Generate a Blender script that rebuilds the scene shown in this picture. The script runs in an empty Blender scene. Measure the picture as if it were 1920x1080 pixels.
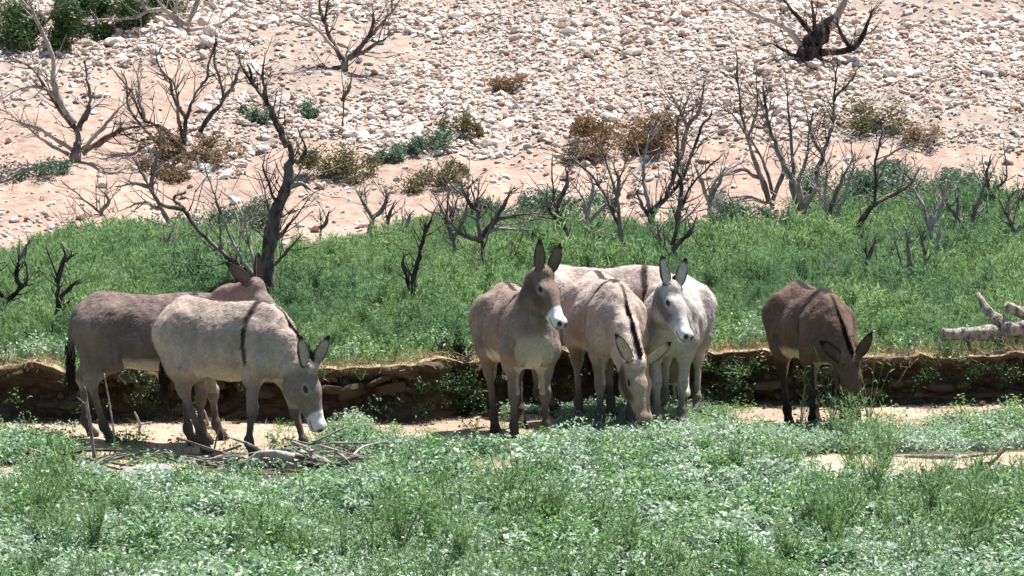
import bpy, math, random
import numpy as np
from mathutils import Vector, Matrix

rng = np.random.default_rng(7)
random.seed(7)
SC = bpy.context.scene
COL = SC.collection

# ------------------------------------------------------------------ camera, sky, sun, exposure
CAM = np.array([0.0, -40.0, 5.0])
PITCH = math.radians(5.6)
FPX = 10453.0
cd = bpy.data.cameras.new('camera')
cam = bpy.data.objects.new('camera', cd)
COL.objects.link(cam)
cam.location = CAM
cam.rotation_euler = (math.radians(90) - PITCH, 0, 0)
cd.sensor_width = 36
cd.lens = 36 * FPX / 1920
cd.clip_start = 1.0
cd.clip_end = 1000
SC.camera = cam

SUN_DIR = np.array([0.30, 0.33, 0.90]); SUN_DIR /= np.linalg.norm(SUN_DIR)
sun_el = math.asin(SUN_DIR[2])
sun_az = math.atan2(SUN_DIR[0], SUN_DIR[1])
w = bpy.data.worlds.new('World'); SC.world = w; w.use_nodes = True
nt = w.node_tree
bg = nt.nodes['Background']
sky = nt.nodes.new('ShaderNodeTexSky'); sky.sky_type = 'NISHITA'; sky.sun_disc = False
sky.sun_elevation = sun_el; sky.sun_rotation = sun_az
sky.dust_density = 1.2
nt.links.new(sky.outputs[0], bg.inputs[0]); bg.inputs[1].default_value = 0.068
sl = bpy.data.lights.new('sun', 'SUN'); so = bpy.data.objects.new('sun', sl); COL.objects.link(so)
sl.energy = 5.0; sl.angle = math.radians(0.5); sl.color = (1.0, 0.955, 0.89)
so.rotation_euler = Vector(SUN_DIR).to_track_quat('Z', 'Y').to_euler()
so.location = (0, 0, 30)
SC.view_settings.view_transform = 'Standard'
SC.view_settings.look = 'None'
SC.view_settings.gamma = 1
SC.view_settings.use_curve_mapping = False
SC.view_settings.exposure = 1.18
SC.render.engine = 'CYCLES'
SC.cycles.max_bounces = 6
SC.cycles.diffuse_bounces = 3

# ------------------------------------------------------------------ noise
def _h(ix, iy, iz, seed):
    n = (ix.astype(np.int64) * 73856093) ^ (iy.astype(np.int64) * 19349663) ^ (iz.astype(np.int64) * 83492791) ^ (seed * 2654435761)
    n &= 0xffffffff
    n = ((n ^ (n >> 15)) * 2246822519) & 0xffffffff
    n = ((n ^ (n >> 13)) * 3266489917) & 0xffffffff
    n ^= n >> 16
    return n.astype(np.float64) / 4294967295.0

def noise3(x, y, z, seed=0):
    x, y, z = np.broadcast_arrays(np.asarray(x, float), np.asarray(y, float), np.asarray(z, float))
    ix, iy, iz = np.floor(x), np.floor(y), np.floor(z)
    fx, fy, fz = x - ix, y - iy, z - iz
    fx, fy, fz = [f * f * (3 - 2 * f) for f in (fx, fy, fz)]
    ix, iy, iz = ix.astype(np.int64), iy.astype(np.int64), iz.astype(np.int64)
    r = 0
    for a in (0, 1):
        for b in (0, 1):
            for c in (0, 1):
                r = r + _h(ix + a, iy + b, iz + c, seed) * (fx if a else 1 - fx) * (fy if b else 1 - fy) * (fz if c else 1 - fz)
    return r * 2 - 1

def fbm(x, y, z=0.0, octaves=4, seed=0):
    r, a, t = 0, 1.0, 0
    for k in range(octaves):
        r = r + a * noise3(x * 2 ** k + k * 7.3, y * 2 ** k + k * 3.1, z * 2 ** k, seed + k)
        t += a; a *= 0.5
    return r / t

def sstep(a, b, x):
    t = np.clip((x - a) / (b - a), 0, 1)
    return t * t * (3 - 2 * t)

# ------------------------------------------------------------------ terrain shape
def bank_y(x):
    x = np.asarray(x, float)
    return np.interp(x, [-30, -3.8, -1.4, -0.55, 0.1, 1.5, 2.6, 4.0, 30], [1.3, 0.92, 0.95, 1.05, 2.02, 2.05, 1.95, 2.1, 2.4]) \
        + 0.08 * noise3(x * 1.9, 3.3, 0.0, 5) + 0.07 * noise3(x * 5, 3.3, 0.0, 6)

def bank_h(x):
    x = np.asarray(x, float)
    return 0.40 + 0.035 * noise3(x * 1.3, 9.1, 0.0, 8) + 0.035 * noise3(x * 3.7, 9.1, 0.0, 9) + 0.02 * noise3(x * 11, 9.1, 0.0, 10)

def H_low(x, y):
    return 0.025 * fbm(x * 0.9, y * 0.9, 0, 3, 11) + 0.10 * np.exp(-((x - 1.3) / 1.3) ** 2 - ((y + 1.5) / 0.9) ** 2) - 0.02 * sstep(-3, -12, y)

def H_high(x, y):
    yb = bank_y(x)
    d = np.maximum(y - yb, 0)
    z = bank_h(x) + d * 0.012
    t = np.clip((y - 10.0) / 2.5, 0, None)
    ramp = np.where(t < 1, t * t / 2, t - 0.5) * 2.5
    z = z + 0.26 * ramp * (1 - 0.5 * sstep(30, 90, y))
    und = 0.11 * fbm(x * 0.33, y * 0.33, 0, 3, 21) + 0.04 * fbm(x * 1.4, y * 1.4, 0, 3, 22)
    return z + und * sstep(9, 13, y) + 0.03 * fbm(x * 0.6, y * 0.6, 0, 2, 23) * (1 - sstep(9, 13, y)) * sstep(0, 1, d)

def H(x, y):
    x = np.asarray(x, float); y = np.asarray(y, float)
    return np.where(y < bank_y(x), H_low(x, y), H_high(x, y))

cp, sp = math.cos(PITCH), math.sin(PITCH)
def ray(px, py):
    a = (px - 960.0) / FPX; b = -(py - 540.0) / FPX
    return np.array([a, cp + b * sp, -sp + b * cp])

def at(px, py, Y):
    d = ray(px, py)
    return CAM + d * ((Y - CAM[1]) / d[1])

def ground(px, py):
    d = ray(px, py)
    t = np.linspace(20, 110, 3601)
    P = CAM[:, None] + d[:, None] * t
    k = np.argmax(P[2] < H(P[0], P[1]))
    p = P[:, k]
    return np.array([p[0], p[1], float(H(p[0], p[1]))])

def proj(x, y, z):
    dx, dy, dz = x - CAM[0], y - CAM[1], z - CAM[2]
    f = dy * cp - dz * sp
    u = dy * sp + dz * cp
    return 960 + FPX * dx / f, 540 - FPX * u / f

def inpoly(px, py, poly):
    n = len(poly); r = np.zeros(px.shape, bool)
    for i in range(n):
        x0, y0 = poly[i]; x1, y1 = poly[(i + 1) % n]
        c = ((y0 > py) != (y1 > py)) & (px < (x1 - x0) * (py - y0) / ((y1 - y0) or 1e-9) + x0)
        r ^= c
    return r

def inpoly_soft(x, y, z, polys, warp=14):
    """which ground points belong to the patches, with ragged edges"""
    px, py = proj(x, y, z)
    px = px + warp * 2.2 * fbm(x * 2.2, y * 1.2, 0, 3, 31)
    py = py + warp * fbm(x * 2.2, y * 1.2, 5, 3, 32)
    r = np.zeros(np.shape(px), bool)
    for p in polys: r |= inpoly(px, py, p)
    return r

# patches of the place (drawn in picture coordinates, then baked on the ground)
BARE = [[(-300, 770), (640, 775), (640, 800), (600, 835), (520, 850), (420, 868), (260, 885), (130, 880), (100, 825), (-300, 815)],
        [(640, 770), (935, 770), (1060, 790), (1050, 842), (880, 850), (720, 842)],
        [(1370, 740), (2300, 730), (2300, 785), (1780, 800), (1600, 815), (1440, 828), (1370, 815)],
        [(1480, 858), (1600, 852), (2300, 842), (2300, 912), (1900, 918), (1700, 925), (1500, 925)],
        [(850, 862), (990, 856), (1000, 922), (860, 925)],
        [(1170, 1000), (1250, 995), (1255, 1060), (1180, 1062)],
        [(-200, 880), (80, 880), (110, 915), (-200, 918)]]
GRASS_EDGE_X = [-600, 0, 130, 250, 420, 540, 590, 700, 800, 900, 1000, 1150, 1300, 1420, 1500, 1640, 1850, 1920, 2500]
GRASS_EDGE_Y = [500, 478, 452, 430, 425, 470, 462, 430, 408, 400, 408, 415, 440, 425, 400, 385, 372, 385, 385]
def stony_share(x, y, z):
    t = 0
    for k in range(3):
        dx = 0.35 * noise3(x * 1.1 + 17 * k, y * 1.1, 0, 33 + k); dy = 0.6 * noise3(x * 1.1, y * 1.1 + 9 * k, 0, 43 + k)
        t = t + inpoly_soft(x + dx, y + dy, z, STONY, 26)
    return t / 3.0
STONY = [[(-200, 60), (480, 40), (480, 150), (330, 130), (200, 130), (150, 190), (0, 215), (-200, 240)],
         [(470, -400), (2300, -400), (2300, 300), (1900, 290), (1760, 270), (1560, 270), (1380, 265), (1240, 270), (1060, 250), (960, 290), (870, 300),
          (700, 280), (560, 260), (430, 330), (260, 320), (250, 250), (420, 220), (470, 120)],
         [(-400, -400), (470, -400), (480, 40), (-200, 60)]]

def edge_grass(x, y, z):
    px, py = proj(x, y, z)
    e = np.interp(px, GRASS_EDGE_X, GRASS_EDGE_Y) + 16 * fbm(x * 1.8, y * 0.9, 0, 3, 41)
    return (py - e)            # > 0 inside the grass

# ------------------------------------------------------------------ mesh helpers
def tag(o, label=None, cat=None, group=None, kind=None):
    if label: o['label'] = label
    if cat: o['category'] = cat
    if group: o['group'] = group
    if kind: o['kind'] = kind
    return o

def empty(name, loc, label, cat, group=None, rot=(0, 0, 0)):
    o = bpy.data.objects.new(name, None); COL.objects.link(o)
    o.location = loc; o.rotation_euler = rot; o.empty_display_size = 0.1
    return tag(o, label, cat, group)

def mesh_np(name, V, F, mat, parent=None, col=None, smooth=True, link=True):
    """F : (n,3) or (n,4) array"""
    V = np.asarray(V, np.float32); F = np.asarray(F, np.int32)
    me = bpy.data.meshes.new(name)
    n, k = F.shape
    me.vertices.add(len(V)); me.vertices.foreach_set('co', V.ravel())
    me.loops.add(n * k); me.loops.foreach_set('vertex_index', F.ravel())
    me.polygons.add(n); me.polygons.foreach_set('loop_start', np.arange(0, n * k, k, dtype=np.int32))
    me.update(calc_edges=True)
    me.polygons.foreach_set('use_smooth', np.full(n, smooth))
    if col is not None:
        a = me.color_attributes.new('Col', 'FLOAT_COLOR', 'POINT')
        c = np.ones((len(V), 4), np.float32); c[:, :3] = col
        a.data.foreach_set('color', c.ravel())
    me.materials.append(mat)
    me.validate()
    o = bpy.data.objects.new(name, me)
    if link: COL.objects.link(o)
    if parent is not None: o.parent = parent
    return o

def grid_faces(nu, nv, closed_v=False):
    i = np.arange(nu - 1)[:, None]; j = np.arange(nv if closed_v else nv - 1)[None, :]
    j2 = (j + 1) % nv
    a = i * nv + j; b = i * nv + j2; c = (i + 1) * nv + j2; d = (i + 1) * nv + j
    return np.stack([a, b, c, d], -1).reshape(-1, 4)

def catmull(P, per=5):
    P = np.asarray(P, float)
    if len(P) < 3: return np.linspace(P[0], P[-1], per + 1)
    Q = np.vstack([2 * P[0] - P[1], P, 2 * P[-1] - P[-2]])
    out = []
    for i in range(1, len(Q) - 2):
        p0, p1, p2, p3 = Q[i - 1:i + 3]
        for t in np.linspace(0, 1, per, endpoint=False):
            out.append(0.5 * ((2 * p1) + (-p0 + p2) * t + (2 * p0 - 5 * p1 + 4 * p2 - p3) * t * t + (-p0 + 3 * p1 - 3 * p2 + p3) * t ** 3))
    out.append(P[-1])
    return np.array(out)

def tube(P, R, sides=7, rough=0.0, seed=0):
    """closed swept tube; returns verts, quad faces (caps collapse)"""
    P = np.asarray(P, float); R = np.broadcast_to(np.asarray(R, float), (len(P),)).copy()
    P = np.vstack([P[0], P, P[-1]]); R = np.concatenate([[1e-4], R, [1e-4]])
    T = np.gradient(P, axis=0); T[0] = T[1] = P[2] - P[1]; T[-1] = T[-2] = P[-2] - P[-3]
    T /= np.linalg.norm(T, axis=1)[:, None] + 1e-9
    u = np.cross(T[0], [0.3, 0.9, 0.2]); u /= np.linalg.norm(u)
    V = []
    ang = np.linspace(0, 2 * math.pi, sides, endpoint=False)
    for i in range(len(P)):
        u = u - T[i] * u.dot(T[i]); u /= np.linalg.norm(u) + 1e-9
        v = np.cross(T[i], u)
        rr = R[i] * np.ones(sides)
        if rough:
            rr = rr * (1 + rough * noise3(np.cos(ang) * 1.3 + seed, np.sin(ang) * 1.3, i * 0.45, 3))
        V.append(P[i] + np.cos(ang)[:, None] * rr[:, None] * u + np.sin(ang)[:, None] * rr[:, None] * v)
    return np.vstack(V), grid_faces(len(P), sides, True)

class Acc:
    def __init__(s): s.V = []; s.F = []; s.C = []; s.n = 0
    def add(s, V, F, c=None):
        s.V.append(V); s.F.append(F + s.n); s.n += len(V)
        if c is not None: s.C.append(np.broadcast_to(c, (len(V), 3)))
    def build(s, name, mat, parent=None, smooth=True, link=True):
        return mesh_np(name, np.vstack(s.V), np.vstack(s.F), mat, parent, np.vstack(s.C) if s.C else None, smooth, link)

# ------------------------------------------------------------------ materials
def new_mat(name, rough=0.9, spec=0.3):
    m = bpy.data.materials.new(name); m.use_nodes = True
    b = m.node_tree.nodes['Principled BSDF']
    b.inputs['Roughness'].default_value = rough
    b.inputs['Specular IOR Level'].default_value = spec
    return m, m.node_tree, b

def N(nt, t, **kw):
    n = nt.nodes.new(t)
    for k, v in kw.items(): setattr(n, k, v)
    return n

def noise_node(nt, scale, detail=4, coord='Object', stretch=None, rough=0.6):
    tc = N(nt, 'ShaderNodeTexCoord'); n = N(nt, 'ShaderNodeTexNoise')
    n.inputs['Scale'].default_value = scale; n.inputs['Detail'].default_value = detail; n.inputs['Roughness'].default_value = rough
    if stretch:
        mp = N(nt, 'ShaderNodeMapping'); mp.inputs['Scale'].default_value = stretch
        nt.links.new(tc.outputs[coord], mp.inputs[0]); nt.links.new(mp.outputs[0], n.inputs['Vector'])
    else: nt.links.new(tc.outputs[coord], n.inputs['Vector'])
    return n

def ramp(nt, fac, stops):
    r = N(nt, 'ShaderNodeValToRGB')
    e = r.color_ramp.elements
    while len(e) < len(stops): e.new(0.5)
    for el, (p, c) in zip(e, stops): el.position = p; el.color = (*c, 1)
    nt.links.new(fac, r.inputs[0]); return r

def mix(nt, a, b, fac, mode='MULTIPLY'):
    m = N(nt, 'ShaderNodeMix', data_type='RGBA', blend_type=mode)
    for sock, v in ((m.inputs[0], fac), (m.inputs[6], a), (m.inputs[7], b)):
        if isinstance(v, (int, float)): sock.default_value = v
        elif isinstance(v, tuple): sock.default_value = (*v, 1)
        else: nt.links.new(v, sock)
    return m.outputs[2]

def bump(nt, bsdf, h, strength=0.4, dist=0.01):
    b = N(nt, 'ShaderNodeBump'); b.inputs['Strength'].default_value = strength; b.inputs['Distance'].default_value = dist
    nt.links.new(h, b.inputs['Height']); nt.links.new(b.outputs[0], bsdf.inputs['Normal'])

def attr_mat(name, rough=0.9, scale=30, lo=0.75, hi=1.2, bstr=0.5, bdist=0.01, spec=0.2, stretch=None, rnd=0.0):
    m, t, b = new_mat(name, rough, spec)
    a = N(t, 'ShaderNodeVertexColor', layer_name='Col')
    n = noise_node(t, scale, 6, stretch=stretch)
    r = ramp(t, n.outputs[0], [(0.3, (lo,) * 3), (0.7, (hi,) * 3)])
    c = mix(t, a.outputs[0], r.outputs[0], 1.0)
    t.links.new(c, b.inputs['Base Color'])
    bump(t, b, n.outputs[0], bstr, bdist)
    return m

M_GROUND = attr_mat('soil', 0.95, 9, 0.72, 1.2, 0.8, 0.05)
M_BANK = attr_mat('eroded_earth', 0.95, 14, 0.6, 1.25, 1.0, 0.04, stretch=(1, 1, 4))
M_COAT = attr_mat('donkey_coat', 0.85, 38, 0.80, 1.16, 0.55, 0.012, spec=0.15)
M_FUR = attr_mat('donkey_fur', 0.8, 60, 0.85, 1.12, 0.0, 0.01, spec=0.12)

def leaf_mat(name, lo, hi, rough=0.5, spec=0.4, trans=0.25, patch=None, pscale=0.5):
    """leaves: colour varies from clump to clump; patch: a second tint in drifts over the ground"""
    m, t, b = new_mat(name, rough, spec)
    oi = N(t, 'ShaderNodeObjectInfo')
    r = ramp(t, oi.outputs['Random'], [(0.0, lo), (1.0, hi)])
    geo = N(t, 'ShaderNodeNewGeometry')
    n = N(t, 'ShaderNodeTexNoise'); n.inputs['Scale'].default_value = 28; n.inputs['Detail'].default_value = 2
    t.links.new(geo.outputs['Position'], n.inputs['Vector'])
    rr = ramp(t, n.outputs[0], [(0.32, (0.58, 0.62, 0.55)), (0.68, (1.38, 1.33, 1.42))])
    c = mix(t, r.outputs[0], rr.outputs[0], 1.0)
    if patch:
        n2 = N(t, 'ShaderNodeTexNoise'); n2.inputs['Scale'].default_value = pscale; n2.inputs['Detail'].default_value = 3
        t.links.new(geo.outputs['Position'], n2.inputs['Vector'])
        f = ramp(t, n2.outputs[0], [(0.46, (0, 0, 0)), (0.58, (1, 1, 1))])
        c = mix(t, c, patch, f.outputs[0], 'MIX')
    t.links.new(c, b.inputs['Base Color'])
    tr = N(t, 'ShaderNodeBsdfTranslucent'); t.links.new(c, tr.inputs[0])
    ms = N(t, 'ShaderNodeMixShader'); ms.inputs[0].default_value = trans
    out = t.nodes['Material Output']
    t.links.new(b.outputs[0], ms.inputs[1]); t.links.new(tr.outputs[0], ms.inputs[2]); t.links.new(ms.outputs[0], out.inputs[0])
    return m

M_CLOVER = leaf_mat('clover_leaf', (0.09, 0.20, 0.085), (0.30, 0.43, 0.25), 0.5, 0.45, 0.3, patch=(0.31, 0.42, 0.29), pscale=0.9)
M_GREEN = leaf_mat('weed_leaf', (0.08, 0.20, 0.045), (0.20, 0.36, 0.10), 0.5, 0.4, 0.4)
M_GRASS = leaf_mat('meadow_grass_blade', (0.155, 0.27, 0.10), (0.29, 0.42, 0.19), 0.8, 0.1, 0.5, patch=(0.15, 0.26, 0.125), pscale=0.6)
M_SAGE = leaf_mat('sage_leaf', (0.085, 0.15, 0.095), (0.15, 0.23, 0.15), 0.6, 0.3, 0.2)
M_DRY = leaf_mat('dry_brush', (0.20, 0.13, 0.07), (0.42, 0.31, 0.19), 0.8, 0.1, 0.2)
M_OLIVE = leaf_mat('olive_brush', (0.10, 0.10, 0.045), (0.20, 0.19, 0.09), 0.8, 0.1, 0.2)
M_DARKLEAF = leaf_mat('dark_bush_leaf', (0.03, 0.07, 0.02), (0.08, 0.145, 0.04), 0.5, 0.3, 0.2)
M_FEATHER = leaf_mat('feathery_leaf', (0.15, 0.26, 0.10), (0.27, 0.39, 0.19), 0.75, 0.15, 0.5)
M_STRAW = leaf_mat('straw', (0.30, 0.23, 0.13), (0.50, 0.41, 0.26), 0.8, 0.1, 0.15)

def stone_mat():
    m, t, b = new_mat('pale_stone', 0.9, 0.2)
    oi = N(t, 'ShaderNodeObjectInfo')
    r = ramp(t, oi.outputs['Random'], [(0.0, (0.36, 0.25, 0.20)), (0.15, (0.50, 0.39, 0.32)), (0.4, (0.63, 0.52, 0.45)), (0.8, (0.71, 0.64, 0.58)), (1.0, (0.80, 0.76, 0.71))])
    n = noise_node(t, 22, 5)
    rr = ramp(t, n.outputs[0], [(0.3, (0.72, 0.70, 0.68)), (0.65, (1.08, 1.08, 1.08))])
    t.links.new(mix(t, r.outputs[0], rr.outputs[0], 1.0), b.inputs['Base Color'])
    bump(t, b, n.outputs[0], 0.6, 0.01)
    return m
M_STONE = stone_mat()

def bark_mat(name, dark, pale, split=(0.42, 0.62), scale=9):
    m, t, b = new_mat(name, 0.95, 0.15)
    n = noise_node(t, scale, 6, stretch=(1, 1, 0.5), rough=0.65)
    r = ramp(t, n.outputs[0], [(split[0], dark), (split[1], pale)])
    t.links.new(r.outputs[0], b.inputs['Base Color'])
    bump(t, b, n.outputs[0], 1.0, 0.035)
    return m
M_BARK = bark_mat('dark_grey_bark', (0.065, 0.050, 0.043), (0.26, 0.215, 0.185))
M_BARK_PALE = bark_mat('weathered_pale_bark', (0.22, 0.18, 0.155), (0.46, 0.41, 0.37), (0.35, 0.6))
M_BARK_MID = bark_mat('grey_bark', (0.10, 0.08, 0.07), (0.30, 0.26, 0.23), (0.38, 0.62))
M_BARK_BLACK = bark_mat('charred_bark', (0.022, 0.017, 0.015), (0.13, 0.105, 0.09), (0.42, 0.68), 14)
M_DRIFT = bark_mat('driftwood', (0.11, 0.09, 0.078), (0.44, 0.39, 0.34), (0.38, 0.56), 22)

# ------------------------------------------------------------------ ground sheet with the cut bank
def build_ground():
    xs = np.unique(np.concatenate([np.linspace(-70, -8, 22), np.linspace(-8, 8, 330), np.linspace(8, 70, 22)]))
    tl = np.concatenate([np.linspace(-60, -9, 18), np.linspace(-8.8, 0, 110)])   # relative to toe, in front
    nb = 26
    tr = np.concatenate([np.linspace(0.03, 11, 180), np.linspace(11.08, 26, 190), np.linspace(27, 110, 40)])
    rows = []
    yb = bank_y(xs); hb = H_high(xs, yb + 1e-3)
    for t in tl:
        y = yb + t if t > -9 else np.full_like(xs, t + 0.0) + yb
        rows.append(np.stack([xs, y - 0.004, H_low(xs, y - 0.004)], 1))
    z0 = H_low(xs, yb)
    for k in range(1, nb + 1):
        f = k / nb
        z = z0 + (hb - z0) * f
        # layers: hard ledges stand out, soft ones are washed back
        lay = fbm(xs * 0.7, f * 7.5, 0.0, 3, 51)
        off = -0.06 * lay - 0.05 * fbm(xs * 5, f * 9, 1, 3, 52) - 0.07 * fbm(xs * 9, f * 5, 7, 3, 53) + 0.20 * math.sin(math.pi * min(f * 1.05, 1)) ** 1.1 - 0.07 * sstep(.8, .9, f)
        rows.append(np.stack([xs, yb + off, z], 1))
    for t in tr:
        y = yb + t
        rows.append(np.stack([xs, y, H_high(xs, y)], 1))
    V = np.array(rows); nr = len(rows); V = V.reshape(-1, 3)
    x, y, z = V.T
    kind_low = np.zeros(nr, int); kind_low[:len(tl)] = 0; kind_low[len(tl):len(tl) + nb] = 1; kind_low[len(tl) + nb:] = 2
    K = np.repeat(kind_low, len(xs))
    n1 = fbm(x * 1.3, y * 1.3, 0, 4, 61)[:, None]; n2 = fbm(x * 6, y * 6, 0, 3, 62)[:, None]
    sand = np.array([0.38, 0.295, 0.215]); pink = np.array([0.35, 0.255, 0.205]); grey = np.array([0.31, 0.245, 0.205])
    litter = np.array([0.07, 0.075, 0.04]); earth = np.array([0.17, 0.12, 0.08]); straw = np.array([0.42, 0.33, 0.2])
    C = np.empty((len(V), 3))
    bare = inpoly_soft(x, y, z, BARE)
    C[:] = litter * (1 + 0.3 * n2)
    C[bare] = (sand * (1 + 0.35 * n1 + 0.25 * n2))[bare]
    far = (K == 0) & ((y < -12))
    C[far] = (np.array([0.07, 0.11, 0.05]) * (1 + 0.3 * n1))[far]
    b = K == 1
    C[b] = (earth * (1 + 0.45 * fbm(x * 2, z * 26, y, 3, 63)[:, None] + 0.2 * n2))[b]
    g = edge_grass(x, y, z)
    hill = (K == 2) & (g < 0)
    meadow = (K == 2) & ~hill
    C[meadow] = (np.array([0.085, 0.11, 0.04]) * (1 + 0.4 * n2))[meadow]
    rim = (K == 2) & (y - bank_y(x) < 0.16 + 0.3 * n1[:, 0])
    C[rim] = (straw * (1 + 0.25 * n2))[rim]
    st = stony_share(x, y, z)[:, None]
    C[hill] = (st * grey * (1 + 0.2 * n1 + 0.2 * n2) + (1 - st) * pink * (1 + 0.2 * n1 + 0.16 * n2))[hill]
    C = np.clip(C, 0.01, 0.9)
    nx = len(xs)
    F = grid_faces(nr, nx)[:, ::-1]
    r0 = len(tl) - 1; r1 = len(tl) + nb
    fr = np.repeat(np.arange(nr - 1), nx - 1)
    def sub(mask, name, mat):
        f = F[mask]; u, inv = np.unique(f, return_inverse=True)
        o = mesh_np(name, V[u], inv.reshape(-1, 4), mat, None, C[u])
        tag(o, kind='structure'); return o
    sub(fr < r0, 'ground', M_GROUND)
    sub((fr >= r0) & (fr < r1 - 1), 'earth_bank', M_BANK)
    ys = (fr - (r1 - 1))
    split = np.searchsorted(tr, 9.0)
    sub((fr >= r1 - 1) & (ys < split), 'meadow_ground', M_GROUND)
    return sub((fr >= r1 - 1) & (ys >= split), 'hillside', M_GROUND)
HILLSIDE = build_ground()

# ------------------------------------------------------------------ scatter with geometry nodes (uncountable stuff)
def scatter(name, variants, P, rot, scl, kind='stuff', label=None, cat=None, parent=None):
    src = bpy.data.collections.new(name + '_variants')
    for v in variants: src.objects.link(v)
    me = bpy.data.meshes.new(name)
    P = np.asarray(P, np.float32)
    me.vertices.add(len(P)); me.vertices.foreach_set('co', P.ravel())
    a = me.attributes.new('rot', 'FLOAT_VECTOR', 'POINT'); a.data.foreach_set('vector', np.asarray(rot, np.float32).ravel())
    scl = np.asarray(scl, np.float32)
    if scl.ndim == 1: scl = np.repeat(scl[:, None], 3, 1)
    a = me.attributes.new('scl', 'FLOAT_VECTOR', 'POINT'); a.data.foreach_set('vector', scl.ravel())
    a = me.attributes.new('idx', 'INT', 'POINT'); a.data.foreach_set('value', rng.integers(0, len(variants), len(P)).astype(np.int32))
    o = bpy.data.objects.new(name, me); COL.objects.link(o)
    g = bpy.data.node_groups.new(name, 'GeometryNodeTree')
    g.interface.new_socket('Geometry', in_out='INPUT', socket_type='NodeSocketGeometry')
    g.interface.new_socket('Geometry', in_out='OUTPUT', socket_type='NodeSocketGeometry')
    gi, go = N(g, 'NodeGroupInput'), N(g, 'NodeGroupOutput')
    ip = N(g, 'GeometryNodeInstanceOnPoints'); ci = N(g, 'GeometryNodeCollectionInfo')
    ci.inputs['Collection'].default_value = src
    ci.inputs['Separate Children'].default_value = True; ci.inputs['Reset Children'].default_value = True
    def na(n, t):
        q = N(g, 'GeometryNodeInputNamedAttribute', data_type=t); q.inputs[0].default_value = n; return q.outputs[0]
    e2r = N(g, 'FunctionNodeEulerToRotation')
    L = g.links.new
    L(na('rot', 'FLOAT_VECTOR'), e2r.inputs[0])
    L(gi.outputs[0], ip.inputs['Points']); L(ci.outputs[0], ip.inputs['Instance'])
    ip.inputs['Pick Instance'].default_value = True
    L(na('idx', 'INT'), ip.inputs['Instance Index']); L(e2r.outputs[0], ip.inputs['Rotation']); L(na('scl', 'FLOAT_VECTOR'), ip.inputs['Scale'])
    L(ip.outputs[0], go.inputs[0])
    md = o.modifiers.new('scatter', 'NODES'); md.node_group = g
    if parent is not None: o.parent = parent
    tag(o, label, cat, kind=kind)
    return o

# --- plant pieces
def leaf_clump(name, mat, n=60, R=0.13, Hh=0.14, size=(0.020, 0.036), up=0.5, aspect=0.75, stems=True, seed=1):
    g = np.random.default_rng(seed); A = Acc()
    for i in range(n):
        r = R * math.sqrt(g.random()); a = g.random() * 6.283
        h = Hh * (0.25 + 0.75 * g.random()) * (1 - 0.45 * (r / R) ** 2)
        c = np.array([r * math.cos(a), r * math.sin(a), h])
        nrm = np.array([g.normal(0, 0.55), g.normal(0, 0.55), up + g.random()]); nrm /= np.linalg.norm(nrm)
        d = np.cross(nrm, g.normal(size=3)); d /= np.linalg.norm(d); s = np.cross(nrm, d)
        L = g.uniform(*size); W = L * aspect * 0.5
        V = np.array([c - d * L * .5, c + s * W - d * L * .08 + nrm * W * .25, c + d * L * .5 - nrm * L * .12, c - s * W - d * L * .08 + nrm * W * .25, c - nrm * .1 * W])
        A.add(V, np.array([[0, 4, 2, 3], [0, 1, 2, 4]]))
        if stems and i % 4 == 0:
            b = np.array([c[0] * .3, c[1] * .3, -0.01]); e = np.array([0.002, 0.001, 0])
            A.add(np.array([b - e, b + e, c + e, c - e]), np.array([[0, 1, 2, 3]]))
    return A.build(name, mat, smooth=False, link=False)

def blade_tuft(name, mat, n=40, R=0.10, Hh=0.4, width=0.006, lean=0.35, seed=1, segs=2):
    g = np.random.default_rng(seed); A = Acc()
    for i in range(n):
        r = R * math.sqrt(g.random()); a = g.random() * 6.283
        b = np.array([r * math.cos(a), r * math.sin(a), -0.02]); h = Hh * g.uniform(0.5, 1.05)
        la = g.random() * 6.283; ln = lean * g.random()
        pts = []
        for k in range(segs + 1):
            f = k / segs
            pts.append(b + np.array([math.cos(la) * ln * h * f * f, math.sin(la) * ln * h * f * f, h * f * (1 - 0.18 * ln * f)]))
        wa = g.random() * 3.14; wv = np.array([math.cos(wa), math.sin(wa), 0]) * width
        V = []; 
        for k, p in enumerate(pts):
            ww = 0.5 * (1 - 0.85 * k / segs)
            V += [p - wv * ww, p + wv * ww]
        A.add(np.array(V), np.array([[2 * k, 2 * k + 1, 2 * k + 3, 2 * k + 2] for k in range(segs)]))
    return A.build(name, mat, smooth=False, link=False)

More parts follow.
